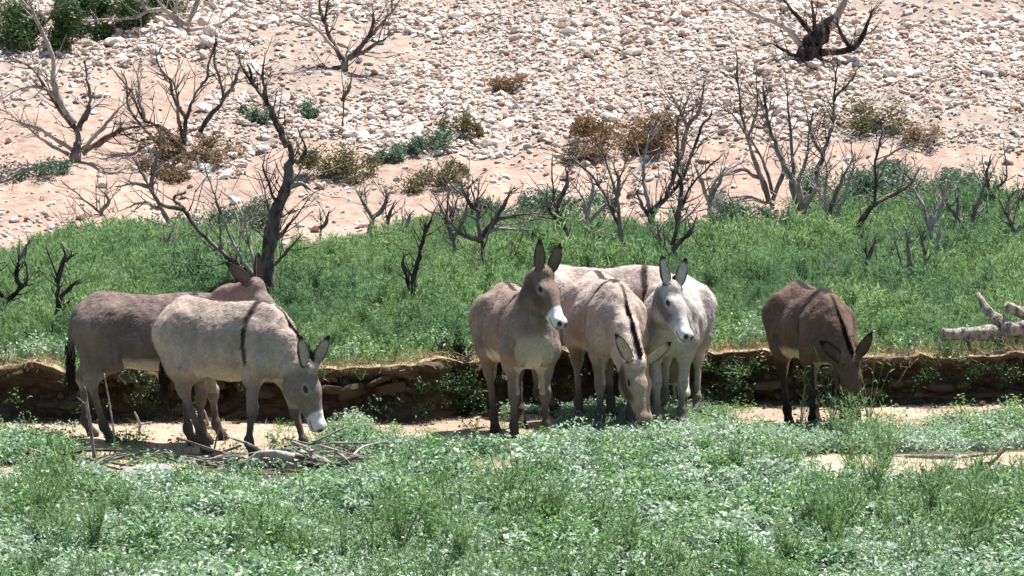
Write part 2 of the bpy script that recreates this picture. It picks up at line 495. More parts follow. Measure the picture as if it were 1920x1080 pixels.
def feather_spray(name, mat, Hh=0.45, n=7, seed=1, link=False, parent=None, spread=0.35, fine=26, leaf=0.03, wid=0.005, stem_mat=None):
    """upright stems with many short side leaflets"""
    g = np.random.default_rng(seed); A = Acc()
    for i in range(n):
        a = g.random() * 6.283; ln = spread * g.uniform(0.1, 1); h = Hh * g.uniform(0.6, 1.05)
        K = 7
        f = np.linspace(0, 1, K)
        P = np.stack([math.cos(a) * ln * h * f ** 1.4, math.sin(a) * ln * h * f ** 1.4, h * f], 1) + g.normal(0, 0.008, (K, 3)) * f[:, None]
        T, F = tube(P, np.linspace(0.004, 0.0015, K), 3); A.add(T, F)
        for j in range(fine):
            t = g.uniform(0.2, 1) * (K - 1); k = min(int(t), K - 2); p = P[k] + (P[k + 1] - P[k]) * (t - k)
            d = g.normal(size=3) * [1, 1, .5] + [0, 0, 0.9]; d /= np.linalg.norm(d)
            s = np.cross(d, g.normal(size=3)); s /= np.linalg.norm(s)
            L = leaf * g.uniform(0.6, 1.5)
            V = np.array([p - s * wid * .3, p + d * L * .5 - s * wid * .5, p + d * L, p + d * L * .5 + s * wid * .5])
            A.add(V, np.array([[0, 1, 2, 3]]))
    return A.build(name, mat, parent, smooth=False, link=link)

def rot_z(n, tilt=0.15):
    r = np.zeros((n, 3)); r[:, 0] = rng.normal(0, tilt, n); r[:, 1] = rng.normal(0, tilt, n); r[:, 2] = rng.random(n) * 6.283
    return r

# ---- foreground ground cover
def build_cover():
    n = 26000
    x = rng.uniform(-5.0, 5.0, n); y = -8.3 + rng.random(n) * 10.2
    z = H(x, y); ok = y < bank_y(x) - 0.1
    bare = inpoly_soft(x, y, z - 0.02, BARE, 10)
    dens = np.where(bare, 0.02, 1.0) * np.where(y > -0.9, 0.8, 1.0)
    px, py = proj(x, y, z)
    sparse = (py < 900) & (px < 620) & (px > 200)
    dens = dens * np.where(sparse, 0.25, 1)
    hole = np.exp(-(((px - 1335) / 60) ** 2 + ((py - 960) / 26) ** 2))
    gaps = fbm(x * 1.7, y * 1.5, 2, 3, 73)
    dens = dens * (1 - hole) * (1 - 0.8 * sstep(.22, .42, gaps))
    litter_zone = (px > 120) & (px < 700) & (py > 850) & (py < 922 + 12 * gaps) & ((px > 200) | (py < 900))
    dens = np.where(litter_zone, dens * .08, dens)
    ok &= rng.random(n) < dens
    x, y, z, px, py = x[ok], y[ok], z[ok], px[ok], py[ok]
    drift = fbm(x * 0.7, y * 0.5, 0, 3, 71)
    feath = (drift > 0.12) | (np.exp(-(((px - 1700) / 190) ** 2 + ((py - 990) / 110) ** 2)) > 0.35) | (np.exp(-(((px - 120) / 90) ** 2 + ((py - 990) / 80) ** 2)) > .5)
    feath &= (rng.random(len(x)) < 0.33) & (py > 900)
    sc = (0.75 + 0.5 * rng.random(len(x))) * (1 + 0.25 * fbm(x * 1.4, y * 1.4, 0, 2, 72))
    sc = sc * (1 + 0.5 * fbm(x * 2.6, y * 2.0, 4, 2, 74)) * np.where(rng.random(len(x)) < .04, 1.25, 1)
    sc = sc * np.interp(py, [800, 830, 900], [0.55, 0.7, 1.0])
    m = ~feath
    vs = [leaf_clump('clover_clump_%02d' % i, M_CLOVER, 60, 0.15, 0.14, seed=i + 1, size=(0.022, 0.047), aspect=.7) for i in range(7)]
    vs += [leaf_clump('clover_clump_%02d' % i, M_CLOVER, 46, 0.13, 0.20, seed=i + 1, size=(0.026, 0.054), aspect=0.5) for i in range(7, 10)]
    vs += [leaf_clump('clover_clump_%02d' % i, M_GREEN, 40, 0.12, 0.24, seed=i + 1, size=(0.024, 0.05), aspect=0.42) for i in range(10, 11)]
    fl, t_, b_ = new_mat('white_flower', .7, .2); b_.inputs['Base Color'].default_value = (.75, .76, .70, 1)
    vs += [leaf_clump('clover_clump_11', fl, 15, 0.16, 0.21, seed=77, size=(0.010, 0.017), aspect=.9, up=1.2)]
    vs += [blade_tuft('clover_clump_12', M_STRAW, 16, 0.12, 0.16, 0.007, 1.2, seed=12)]
    scatter('clover', vs, np.stack([x, y, z - 0.015], 1)[m], rot_z(m.sum()), sc[m], label='grey green leafy clover covering the ground in front of the donkeys', cat='clover')
    f = feath
    vs = [feather_spray('feather_%02d' % i, M_FEATHER, 0.24, 7, seed=i + 30, spread=0.5, fine=16, leaf=0.035, wid=0.006) for i in range(6)]
    if f.sum():
        sel = np.flatnonzero(f)[::2]
        scatter('feathery_weeds', vs, np.stack([x, y, z - 0.015], 1)[sel], rot_z(len(sel), 0.1), sc[sel], label='soft feathery green weeds growing in drifts among the clover', cat='weeds')
    # bright green weeds at the left and on the track's edge, a few on the sand
    n = 2600
    x = rng.uniform(-5, 5, n); y = rng.uniform(-2.0, 1.7, n); z = H(x, y); px, py = proj(x, y, z)
    p = np.exp(-(((px - 50) / 90) ** 2 + ((py - 850) / 26) ** 2)) + np.exp(-(((px - 1890) / 70) ** 2 + ((py - 800) / 25) ** 2)) + 0.10 * (py > 820) * (px < 620) + 0.03
    ok = (rng.random(n) < p) & (y < bank_y(x) - 0.15)
    vs = [leaf_clump('weed_%02d' % i, M_GREEN, 46, 0.11, 0.15, seed=i + 50, size=(0.02, 0.042), aspect=0.5) for i in range(5)]
    scatter('green_weeds', vs, np.stack([x, y, z - 0.01], 1)[ok], rot_z(ok.sum()), rng.uniform(0.5, 1.15, ok.sum()), label='bright green low weeds growing along the edge of the sandy strip', cat='weeds')
    # straw and twig litter on the sand
    n = 4200
    x = rng.uniform(-5, 5, n); y = rng.uniform(-2.2, 1.8, n); z = H(x, y)
    ok = inpoly_soft(x, y, z, BARE, 14) & (y < bank_y(x) - 0.03)
    vs = [blade_tuft('straw_%02d' % i, M_STRAW, 9, 0.09, 0.05, 0.006, 3.5, seed=i + 70) for i in range(4)]
    scatter('straw_litter', vs, np.stack([x, y, z], 1)[ok], rot_z(ok.sum()), rng.uniform(0.5, 1.3, ok.sum()), label='pale straw litter strewn over the sandy strip by the bank', cat='litter')
build_cover()

# ---- meadow grass behind the bank
def build_meadow():
    n = 42000
    x = rng.uniform(-6.5, 6.5, n); y = 1.1 + rng.random(n) ** 0.9 * 14.5
    z = H(x, y); g = edge_grass(x, y, z + 0.0)
    d = y - bank_y(x)
    ok = (d > 0.1 + 0.12 * rng.random(n)) & (g > -4)
    clump = fbm(x * 1.2, y * 0.8, 0, 3, 81)
    px, py = proj(x, y, z)
    # shorter at the edges
    edge = np.clip(g / 60, 0, 1)
    dens = 0.45 + 0.55 * edge
    right_gap = (np.exp(-(((px - 1340) / 70) ** 2 + ((py - 430) / 22) ** 2)) + np.exp(-(((px - 1790) / 90) ** 2 + ((py - 440) / 20) ** 2)))
    dens = dens * (1 - 0.85 * np.clip(right_gap, 0, 1))
    ok &= rng.random(n) < dens
    sc = (0.52 + 0.5 * rng.random(n) + 0.75 * clump + 0.5 * (rng.random(n) < .04)) * (0.45 + 0.55 * edge) * (0.5 + 0.5 * sstep(0.1, 1.3, d)) * 0.71
    vs = [feather_spray('meadow_%02d' % i, M_GRASS, 0.42, 9, seed=i + 100, spread=0.28, fine=19, leaf=0.07, wid=0.011) for i in range(6)]
    vs += [blade_tuft('meadow_%02d' % i, M_GRASS, 46, 0.12, 0.38, 0.010, 0.3, seed=i + 100) for i in range(6, 11)]
    scatter('meadow_grass', vs, np.stack([x, y, z - 0.01], 1)[ok], rot_z(ok.sum(), 0.12), sc[ok], label='tall soft green grass filling the meadow behind the earth bank', cat='grass')
    # leafy weeds along the bank's lip and in front of the fallen log
    n = 3600
    x = rng.uniform(-5, 5, n); y = rng.uniform(0.9, 4.2, n); z = H(x, y); d = y - bank_y(x); px, py = proj(x, y, z)
    clear = 1 - ((px > 1740) & (d < .5))
    p = 0.32 * (d < 1.0) + np.exp(-(((px - 1760) / 170) ** 2 + ((py - 625) / 32) ** 2)) + 0.5 * np.exp(-(((px - 120) / 200) ** 2 + ((py - 690) / 30) ** 2))
    p = p + 0.7 * np.exp(-(((px - 1380) / 60) ** 2 + ((py - 640) / 30) ** 2))
    ok = (rng.random(n) < p * clear) & (d > 0.12)
    vs = [leaf_clump('bankweed_%02d' % i, M_CLOVER if i % 2 else M_GREEN, 50, 0.12, 0.2, seed=i + 120, size=(0.025, 0.045), aspect=0.5) for i in range(6)]
    scatter('bank_weeds', vs, np.stack([x, y, z - 0.01], 1)[ok], rot_z(ok.sum()), rng.uniform(0.5, 1.1, ok.sum()), label='leafy weeds crowding the top edge of the earth bank', cat='weeds')
    # weeds hanging on / growing under the bank
    x = rng.uniform(-4.5, 4.5, 900); yb = bank_y(x); f = rng.random(900)
    px, _ = proj(x, yb, 0.2 + 0 * x)
    p = 0.10 + np.exp(-((px - 1340) / 75) ** 2) + 0.9 * np.exp(-((px - 850) / 60) ** 2) + 0.8 * np.exp(-((px - 1810) / 60) ** 2) * (f > .4) + 0.5 * np.exp(-((px - 240) / 60) ** 2)
    ok = rng.random(900) < p * .6
    P = np.stack([x, yb - 0.10 - 0.10 * rng.random(900), 0.40 * f], 1)[ok]
    vs = [leaf_clump('hanger_%02d' % i, M_DARKLEAF, 34, 0.10, 0.12, seed=i + 140, size=(0.018, 0.036), aspect=0.55) for i in range(4)]
    scatter('hanging_weeds', vs, P, rot_z(ok.sum(), 0.5), rng.uniform(0.5, 1.2, ok.sum()), label='small dark green weeds clinging to the face of the earth bank', cat='weeds')
    n = 1100
    x = rng.uniform(-4.8, 4.8, n); yb = bank_y(x)
    P = np.stack([x, yb + rng.uniform(-0.04, 0.30, n), np.zeros(n)], 1); P[:, 2] = H_high(P[:, 0], np.maximum(P[:, 1], yb + 0.01))
    vs = [blade_tuft('thatch_%02d' % i, M_STRAW, 14, 0.09, 0.09, 0.006, 2.4, seed=i + 170) for i in range(4)]
    scatter('dry_thatch', vs, P, rot_z(n, 0.5), rng.uniform(0.5, 1.4, n), label='dry straw thatch along the lip of the earth bank', cat='straw')
build_meadow()

# ------------------------------------------------------------------ stones of the hillside
def stone_mesh(name, seed, detail=1):
    import bmesh
    bm = bmesh.new(); bmesh.ops.create_icosphere(bm, subdivisions=detail, radius=0.5)
    g = np.random.default_rng(seed); ax = np.array([1.0, g.uniform(.6, .95), g.uniform(.32, .6)])
    cuts = [(lambda q: q / np.linalg.norm(q))(g.normal(size=3)) for _ in range(6)]
    for v in bm.verts:
        p = np.array(v.co)
        for c in cuts:
            dd = p.dot(c)
            if dd > 0.33: p = p - c * (dd - 0.33)
        p = p * (1 + 0.16 * float(noise3(p[0] * 3 + seed, p[1] * 3, p[2] * 3, seed)))
        v.co = p * ax
    me = bpy.data.meshes.new(name); bm.to_mesh(me); bm.free(); me.materials.append(M_STONE)
    return me
STONES = [stone_mesh('stone_shape', 200 + i, 2) for i in range(8)]

def build_stones():
    n = 150000
    x = rng.uniform(-7.6, 7.6, n); y = 9.0 + rng.random(n) * 12.5
    z = H(x, y)
    st = stony_share(x, y, z)
    g = edge_grass(x, y, z)
    cl = fbm(x * 1.6, y * 1.6, 0, 3, 91)
    gully = fbm(x * .45, y * .9, 3, 3, 95)
    dens = st * np.clip(0.85 + 0.6 * cl - 1.2 * sstep(.15, .45, gully), 0.12, 1) + (1 - st) * np.clip(0.05 + 0.18 * cl, 0.015, 0.4)
    ok = (rng.random(n) < dens) & (g < -3)
    x, y, z, st = x[ok], y[ok], z[ok], st[ok]
    s = np.exp(rng.normal(math.log(0.044), 0.42, len(x))) * (1 + .45 * fbm(x * .7, y * .7, 8, 2, 96)) * np.where(rng.random(len(x)) < .012, 1.9, 1); s = np.clip(s, 0.025, 0.24)
    P = np.stack([x, y, z + s * 0.12], 1)
    px, py = proj(*P.T)
    vis = (px > 0) & (px < 1920) & (py > 0) & (py < 1080)
    order = np.argsort(-s * vis / (y + 40))
    big = order[:300]; rest = order[300:]
    rot = rot_z(len(x), 0.35)
    scatter('scree', [bpy.data.objects.new('scree_%02d' % i, m) for i, m in enumerate(STONES)], P[rest], rot[rest],
            s[rest][:, None] * rng.uniform(0.8, 1.3, (len(rest), 3)), label='pale broken stones strewn thickly over the hillside', cat='scree')
    for i in big:
        o = bpy.data.objects.new('stone', STONES[int(rng.integers(0, 8))]); COL.objects.link(o)
        o.parent = HILLSIDE; o.location = P[i]; o.rotation_euler = rot[i]; o.scale = [s[i] * q for q in rng.uniform(0.9, 1.3, 3)]
build_stones()

# ------------------------------------------------------------------ bushes
def bush(px, py, wpx, hpx, mat, name, label, cat='bush', dens=1.0, seed=0, twig=None, group=None):
    p = ground(px, py); sc = (p[1] + 40) / FPX
    W, Hh = wpx * sc / 2 * 1.1, hpx * sc * .85
    root = empty(name, p, label, cat, group)
    g = np.random.default_rng(seed + 900); A = Acc()
    n = int(3200 * dens * max(0.3, W * Hh * 4))
    lobes = [(g.uniform(-.9, .9) * W, g.uniform(-.5, .5) * W, g.uniform(.08, .65) * Hh, g.uniform(.18, .55)) for _ in range(9)]
    LB = np.array(lobes)[g.integers(0, 9, n)]
    d = g.normal(size=(n, 3)); d /= np.linalg.norm(d, axis=1)[:, None]
    rr = g.random(n) ** .6 * LB[:, 3] * np.where(g.random(n) < .15, 1.2, 1)
    c = LB[:, :3] + d * rr[:, None] * [W, W, Hh]; c[:, 2] = np.maximum(c[:, 2], 0)
    c[:, 2] += H(p[0] + c[:, 0], p[1] + c[:, 1]) - p[2]
    nn = g.normal(size=(n, 3)) + [0, 0, .6]; t = np.cross(nn, g.normal(size=(n, 3))); t /= np.linalg.norm(t, axis=1)[:, None]
    s = np.cross(nn, t); s /= np.linalg.norm(s, axis=1)[:, None]; L = g.uniform(.012, .026, (n, 1))
    A.add(np.stack([c - t * L, c + s * L * .35, c + t * L, c - s * L * .35], 1).reshape(-1, 3), np.arange(n * 4).reshape(-1, 4))
    o = A.build('foliage', mat, root, smooth=False)
    B = Acc()
    for i in range(16):
        lx, ly, lz, lr = lobes[i % 9]
        P = catmull([[g.normal(0, .02), g.normal(0, .02), -0.03], [lx * .4, ly * .4, lz * .6], [lx * g.uniform(.7, 1.2), ly, lz * 1.4]], 4)
        V, F = tube(P, np.linspace(.008, .003, len(P)), 4); B.add(V, F)
    B.build('stems', twig or M_BARK_MID, root)['kind'] = 'stuff'
    return root

BUSHES = [
 (1195, 280, 210, 105, M_DRY, 'dry_bush', 'large brown dried bush in the middle of the stony slope', 1.2),
 (1110, 300, 90, 50, M_DRY, 'dry_bush', 'small thin brown bush just below and left of the large dried bush', 0.7),
 (365, 300, 150, 65, M_DRY, 'dry_bush', 'rusty brown dry brush at the foot of the leafless shrub on the pink soil', 1.1),
 (305, 335, 80, 36, M_DRY, 'dry_bush', 'low rusty brown brush on bare soil below the leafless shrub', 0.7),
 (945, 168, 62, 34, M_DRY, 'dry_bush', 'tiny reddish brown bush alone high among the pale stones', 0.8),
 (865, 250, 75, 55, M_OLIVE, 'olive_bush', 'brownish green bush at the upper end of the green strip across the slope', 1.0),
 (790, 285, 100, 55, M_SAGE, 'sage_bush', 'green bush in the strip of shrubs crossing the pale stones', 0.9),
 (730, 300, 60, 36, M_SAGE, 'sage_bush', 'small green bush at the lower end of the strip crossing the stones', 0.9),
 (640, 335, 140, 75, M_OLIVE, 'olive_bush', 'dark olive bush beside the tall dead tree on the slope', 1.3),
 (830, 350, 120, 55, M_OLIVE, 'olive_bush', 'dark olive bush on pink soil above the middle of the meadow', 1.2),
 (480, 230, 60, 45, M_SAGE, 'sage_bush', 'small green bush among stones right of the rusty brush', 0.8),
 (585, 220, 60, 38, M_SAGE, 'sage_bush', 'small green bush behind the top of the tall dead tree', 0.8),
 (1625, 245, 120, 65, M_OLIVE, 'olive_bush', 'yellowish olive bush standing on the stones at upper right', 1.0),
 (1735, 275, 90, 48, M_DRY, 'dry_bush', 'light brown dry bush right of the yellowish olive bush', 0.8),
 (1745, 362, 250, 80, M_SAGE, 'sage_bush', 'wide blue green shrub along the top of the meadow at right', 2.2),
 (1575, 375, 190, 90, M_SAGE, 'sage_bush', 'blue green shrub behind the leafless stems at the top of the meadow', 1.2),
 (1890, 400, 150, 75, M_SAGE, 'sage_bush', 'blue green shrub at the edge of the meadow outermost to the right', 1.0),
 (1390, 420, 130, 60, M_SAGE, 'sage_bush', 'blue green shrub on bare ground below the cluster of leafless stems', 1.1),
 (1065, 415, 170, 70, M_SAGE, 'sage_bush', 'dark blue green shrub at the top of the meadow above the standing donkeys', 1.2),
 (920, 410, 150, 60, M_SAGE, 'sage_bush', 'blue green shrub at the top of the meadow right of the black pole', 1.0),
 (430, 430, 190, 75, M_SAGE, 'sage_bush', 'pale sage shrub at the top of the meadow left of the tall dead tree', 1.2),
 (70, 330, 130, 40, M_SAGE, 'sage_bush', 'low green brush beneath the leftmost leafless shrub', 0.6),
 (50, 85, 190, 130, M_DARKLEAF, 'leafy_bush', 'dark green leafy bush at the top left corner behind a pale trunk', 2.2),
 (185, 60, 160, 110, M_DARKLEAF, 'leafy_bush', 'dark green leafy bush behind the white arching branch at top left', 2.2),
 (290, 22, 110, 70, M_DARKLEAF, 'leafy_bush', 'dark green leafy bush at the top edge right of its neighbour', 1.8),
 (865, 690, 75, 60, M_DARKLEAF, 'leafy_bush', 'dark green bush growing out of the bank behind the donkeys by the gap', 1.2),
]
for i, (px, py, wp, hp, m, nm, lb, dn) in enumerate(BUSHES):
    bush(px, py, wp, hp, m, nm, lb, 'bush', dn * 1.8, i)

# ------------------------------------------------------------------ bare trees
def limb_mesh(A, P, r0, r1, g, twigs=True, twig_len=0.35, sides=7):
    Q = catmull(P, 5)
    Q = Q + np.array([noise3(Q[:, 0] * 6 + k * 9, Q[:, 1] * 6, Q[:, 2] * 6, 77) for k in range(3)]).T * r0 * 0.45 * np.linspace(0, 1, len(Q))[:, None]
    Q = Q + np.array([noise3(Q[:, 0] * 17 + k * 9, Q[:, 1] * 17, Q[:, 2] * 17, 78) for k in range(3)]).T * (0.010 + r0 * .15)
    f = np.linspace(0, 1, len(Q))
    r0 = r0 * 1.08; r1 = r1 * 1.2
    R = r1 + (r0 - r1) * (1 - f) ** 0.8
    R = R * (1 + 0.22 * noise3(f * 14, r0 * 100, 0.5, 9))
    V, F = tube(Q, R, sides, 0.40, r0 * 50); A.add(V, F)
    if twigs:
        L = np.linalg.norm(np.diff(Q, axis=0), axis=1).sum()
        nt_ = int(L / 0.075) + 2
        for _ in range(nt_):
            t = g.uniform(0.25, 1.0); k = min(int(t * (len(Q) - 1)), len(Q) - 2)
            p = Q[k]; d = Q[k + 1] - Q[k]; d /= np.linalg.norm(d) + 1e-9
            s = g.normal(size=3) * [1, .7, 1]; s -= d * s.dot(d); s /= np.linalg.norm(s)
            dd = d * g.uniform(.3, .9) + s * g.uniform(.5, 1) + np.array([0, 0, .25]); dd /= np.linalg.norm(dd)
            l = twig_len * g.uniform(.25, 1) * (1.15 - 0.5 * t)
            bend = g.normal(size=3) * .3
            T = np.array([p, p + dd * l * .5 + bend * l * .2, p + dd * l + bend * l * .3 + [0, 0, .1 * l]])
            T = catmull(T, 3); rt = max(0.0028, min(R[k] * .45, 0.007))
            V, F = tube(T, np.linspace(rt, 0.0022, len(T)), 4); A.add(V, F)
            for q_ in range(int(g.integers(0, 3))):
                m = T[int(g.integers(len(T) // 3, len(T)))]; e = m + (dd + g.normal(size=3) * .7) * l * .45
                V, F = tube(np.array([m, (m + e) / 2 + g.normal(size=3) * l * .03, e]), [rt * .7, rt * .5, 0.0018], 4); A.add(V, F)

def bare_tree(name, label, base, limbs, mat=None, trunk_r=0.03, pale=(), cat='bare tree', group=None, depth=None, tl=0.35, spread=0.25, twigs=True, seed=0):
    """limbs: picture polylines, the first is the trunk; each goes its own way in depth"""
    p = ground(*base) if depth is None else at(base[0], base[1], depth)
    root = empty(name, p, label, cat, group)
    g = np.random.default_rng(seed + 500)
    mat = mat or M_BARK
    done = []
    for i, lb in enumerate(limbs):
        r0 = trunk_r if i == 0 else trunk_r * 0.62
        if isinstance(lb, tuple): lb, r0 = lb
        pts = []
        # where does it start: on the nearest limb already made
        q0 = at(lb[0][0], lb[0][1], p[1])
        y0 = p[1]
        if i:
            best = min(((np.hypot(a[0] - lb[0][0], a[1] - lb[0][1]), yy) for (a, yy) in done), key=lambda v: v[0])
            y0 = best[1]
        slope = g.uniform(-spread, spread)
        dist = 0
        for k, (a, b) in enumerate(lb):
            if k: dist += math.hypot(a - lb[k - 1][0], b - lb[k - 1][1]) * (p[1] + 40) / FPX
            yy = y0 + (slope * dist if i else slope * .4 * dist)
            pts.append(at(a, b, yy)); done.append(((a, b), yy))
        pts = np.array(pts)
        if i == 0:
            pts[0] = p - [0, 0, 0.06]
        A = Acc()
        limb_mesh(A, pts - p, r0, max(0.003, r0 * 0.22), g, twigs=twigs and len(lb) > 2, twig_len=tl, sides=9 if r0 > .03 else 6)
        A.build('trunk' if i == 0 else 'branch', M_BARK_PALE if i in pale else mat, root)
    return root

BT = bare_tree
BT('bare_tree', 'spreading leafless shrub on pink soil outermost to the left of the slope', (135, 302),
   [([(135, 302), (145, 280), (150, 262), (140, 230)], .055), [(140, 240), (105, 195), (60, 130), (20, 105)], ([(148, 245), (160, 215), (168, 195), (165, 150), (158, 110)], .028),
    [(140, 282), (100, 260), (60, 235), (0, 220)], [(130, 290), (85, 265), (65, 250), (20, 215), (-20, 195)], [(155, 282), (200, 230), (225, 200), (262, 170)],
    ([(155, 288), (200, 258), (245, 240), (300, 232)], .028), ([(140, 232), (112, 190), (100, 150), (95, 93), (60, 20), (48, -20)], .032), [(110, 190), (80, 165), (40, 165), (0, 185)]],
   M_BARK, pale=(3, 4, 5, 7, 8), seed=1)
BT('bare_tree', 'leafless shrub with curved limbs rising from rusty brown brush', (350, 292),
   [([(350, 292), (345, 275), (340, 262)], .04), ([(342, 265), (335, 215), (328, 160), (300, 130), (290, 90)], .016), ([(345, 288), (305, 240), (270, 225), (250, 180), (225, 130)], .02),
    ([(345, 272), (350, 225), (365, 180), (388, 145), (392, 120), (400, 95), (405, 50)], .018), ([(375, 248), (395, 215), (417, 190), (412, 150), (402, 110), (408, 60)], .022),
    ([(340, 290), (310, 283), (270, 240), (240, 200), (235, 160), (205, 120)], .02), [(275, 230), (262, 190), (260, 150), (245, 115)], [(352, 225), (325, 180), (318, 150), (290, 110)],
    [(417, 190), (440, 150), (455, 115)], ([(350, 280), (300, 262), (250, 262), (225, 235)], .014)],
   M_BARK, pale=(6,), seed=2)
BT('bare_tree', 'white arching dead branch reaching over the stones at top left', (345, 62),
   [([(345, 62), (335, 40), (330, 20), (340, -20)], .035), ([(350, 45), (300, 18), (240, 35), (155, 42), (150, 70), (163, 98)], .022), ([(340, 50), (310, 20), (290, -10)], .02),
    ([(352, 50), (372, 0), (385, -30)], .025), [(350, 58), (410, 45), (465, 5)], [(280, 22), (255, 0), (225, -20)]], M_BARK_PALE, seed=3)
BT('bare_tree', 'leafless tree with forked dark branches among the pale stones at top centre left', (640, 130),
   [([(640, 130), (648, 115), (640, 100)], .05), ([(640, 110), (622, 78), (610, 45), (615, 10), (628, -20)], .024), ([(648, 115), (685, 78), (722, 38), (752, -5)], .022),
    [(655, 112), (700, 85), (745, 58)], ([(630, 95), (590, 50), (545, 20), (510, 10)], .014), ([(640, 124), (610, 130), (585, 124)], .015), [(615, 50), (600, 20), (600, -15)], [(690, 75), (700, 40), (695, 5)]],
   M_BARK, pale=(4,), seed=4)
BT('bare_tree', 'tall thick dark dead tree with forked top behind the grazing donkeys at left', (500, 590),
   [([(500, 590), (503, 500), (520, 400), (535, 355), (543, 300), (540, 262)], .066), ([(540, 275), (520, 230), (502, 195), (480, 165), (462, 120)], .03), ([(545, 300), (562, 300), (572, 275), (555, 235)], .022),
    ([(535, 360), (560, 345), (582, 356)], .022), ([(502, 195), (492, 145), (498, 95)], .014), ([(480, 165), (455, 130), (445, 90)], .012),
    ([(503, 530), (470, 518), (435, 490), (385, 445), (345, 395), (325, 375), (350, 360)], .028), ([(490, 525), (462, 500), (440, 460), (415, 400), (395, 345), (380, 300)], .016),
    ([(500, 510), (540, 470), (568, 438)], .014), ([(490, 530), (470, 470), (455, 440), (450, 390), (405, 350)], .014), ([(498, 585), (520, 560), (532, 540)], .016),
    ([(497, 520), (505, 440), (500, 380), (485, 320)], .013), ([(505, 480), (535, 430), (590, 360)], .014), ([(525, 390), (497, 330), (495, 285)], .012), ([(415, 475), (412, 410), (405, 380)], .010),
    ([(345, 395), (300, 380), (275, 345), (255, 300)], .016)],
   M_BARK, pale=(3, 7, 9), seed=5, spread=.35)
BT('bare_tree', 'small twisting leafless tree atop the meadow left of the tall dead tree', (325, 425),
   [([(325, 425), (305, 395), (282, 352), (262, 315), (250, 290)], .02), [(285, 348), (292, 300), (310, 255)], [(300, 390), (270, 380), (225, 395)], [(284, 350), (250, 345), (215, 350)]], M_BARK_MID, seed=6)
BT('fallen_branch', 'long grey fallen branch lying on pink soil above the left part of the meadow', (195, 402),
   [([(260, 414), (225, 405), (195, 402), (160, 375), (115, 340)], .02), [(200, 404), (150, 408), (110, 412)], [(190, 398), (205, 375), (180, 350)]], M_BARK_MID, cat='branch', seed=7, spread=.1)
BT('fallen_branch', 'thin dead branch lying along the upper left edge of the meadow', (180, 436),
   [([(262, 424), (180, 436), (100, 452), (40, 468)], .014), [(200, 433), (150, 428), (115, 432)]], M_BARK_MID, cat='branch', seed=8, spread=.1)
BT('bare_tree', 'short black bent snag at the left edge of the meadow', (5, 610),
   [([(5, 610), (12, 568), (35, 545), (52, 528), (45, 488)], .022), [(15, 565), (-5, 540), (-15, 500)], [(40, 540), (30, 510), (35, 470)]], M_BARK_BLACK, seed=9, tl=.2)
BT('bare_tree', 'slim black snag in the grass above the rump of the dark donkey', (92, 640),
   [([(92, 640), (108, 580), (104, 515), (85, 460)], .018), [(110, 575), (130, 540), (150, 520)], [(105, 530), (120, 490), (118, 460)]], M_BARK_BLACK, seed=10, tl=.2)
BT('bare_tree', 'straight black pole of a dead tree in the middle of the meadow', (766, 612),
   [([(766, 612), (775, 540), (788, 470), (800, 418)], .026), [(773, 545), (758, 500), (760, 475)], ([(788, 470), (800, 430), (820, 388)], .014), [(768, 600), (785, 560), (780, 530)]], M_BARK_BLACK, seed=11, tl=.2)
BT('bare_tree', 'wide branching leafless tree just left of the ears of the alert donkey', (938, 545),
   [([(938, 545), (912, 495), (902, 450)], .04), ([(902, 455), (895, 400), (885, 345)], .02), ([(905, 445), (928, 415), (985, 402), (1025, 400)], .02), [(903, 450), (860, 438), (842, 405)],
    [(928, 415), (945, 385), (965, 350)], [(898, 400), (870, 365), (865, 330)], [(900, 450), (930, 430), (1000, 432)], [(938, 540), (950, 500), (975, 470)]], M_BARK, pale=(6,), seed=12)
BT('bare_tree', 'tall crooked dead stems rising behind the pale back of the hidden donkey', (1182, 515),
   [([(1182, 515), (1165, 440), (1130, 360), (1090, 310), (1055, 278)], .02), ([(1168, 450), (1150, 345), (1120, 265)], .015), [(1150, 400), (1160, 340), (1140, 290)]], M_BARK_MID, seed=13)
BT('bare_tree', 'leaning dead tree just right of the ears of the alert brown donkey', (1090, 500),
   [([(1090, 500), (1062, 430), (1040, 380), (1035, 285)], .02), [(1062, 430), (1035, 400), (1020, 365)], [(1045, 390), (1065, 340), (1060, 310)]], M_BARK, seed=14)
BT('bare_tree', 'bleached white forked sapling in the meadow behind the donkeys', (1142, 478),
   [([(1142, 478), (1102, 412), (1092, 370), (1060, 325)], .02), ([(1100, 410), (1112, 350), (1100, 325)], .016), [(1105, 415), (1135, 385), (1180, 380)]], M_BARK_PALE, seed=15)
BT('bare_tree', 'dark forked leafless tree in the meadow above the pale donkey rump', (1218, 462),
   [([(1218, 462), (1222, 405), (1250, 370), (1282, 330), (1310, 250), (1335, 205)], .028), [(1222, 408), (1203, 382), (1190, 350)], ([(1250, 370), (1272, 300), (1270, 230), (1300, 165)], .018),
    [(1222, 400), (1208, 340), (1210, 280), (1228, 225)]], M_BARK, pale=(3,), seed=16)
BT('bare_tree', 'leafless tree rising directly behind the ears of the white faced grey donkey', (1258, 530),
   [([(1258, 530), (1262, 480), (1272, 410), (1300, 345), (1357, 285)], .022), [(1270, 415), (1278, 350), (1262, 300)], [(1265, 470), (1290, 440), (1310, 400)], [(1262, 490), (1240, 450), (1232, 410)]], M_BARK, seed=17)
BT('bare_tree', 'tall grey leafless stems leaning left above the blue green shrub on bare ground', (1447, 382),
   [([(1447, 382), (1430, 340), (1402, 262), (1387, 190), (1378, 85)], .026), ([(1450, 375), (1470, 310), (1442, 240), (1410, 150)], .018), ([(1448, 362), (1430, 300), (1372, 215), (1330, 190)], .015),
    ([(1402, 262), (1420, 200), (1415, 120)], .012), [(1425, 335), (1395, 320), (1360, 330)]], M_BARK_MID, seed=18)
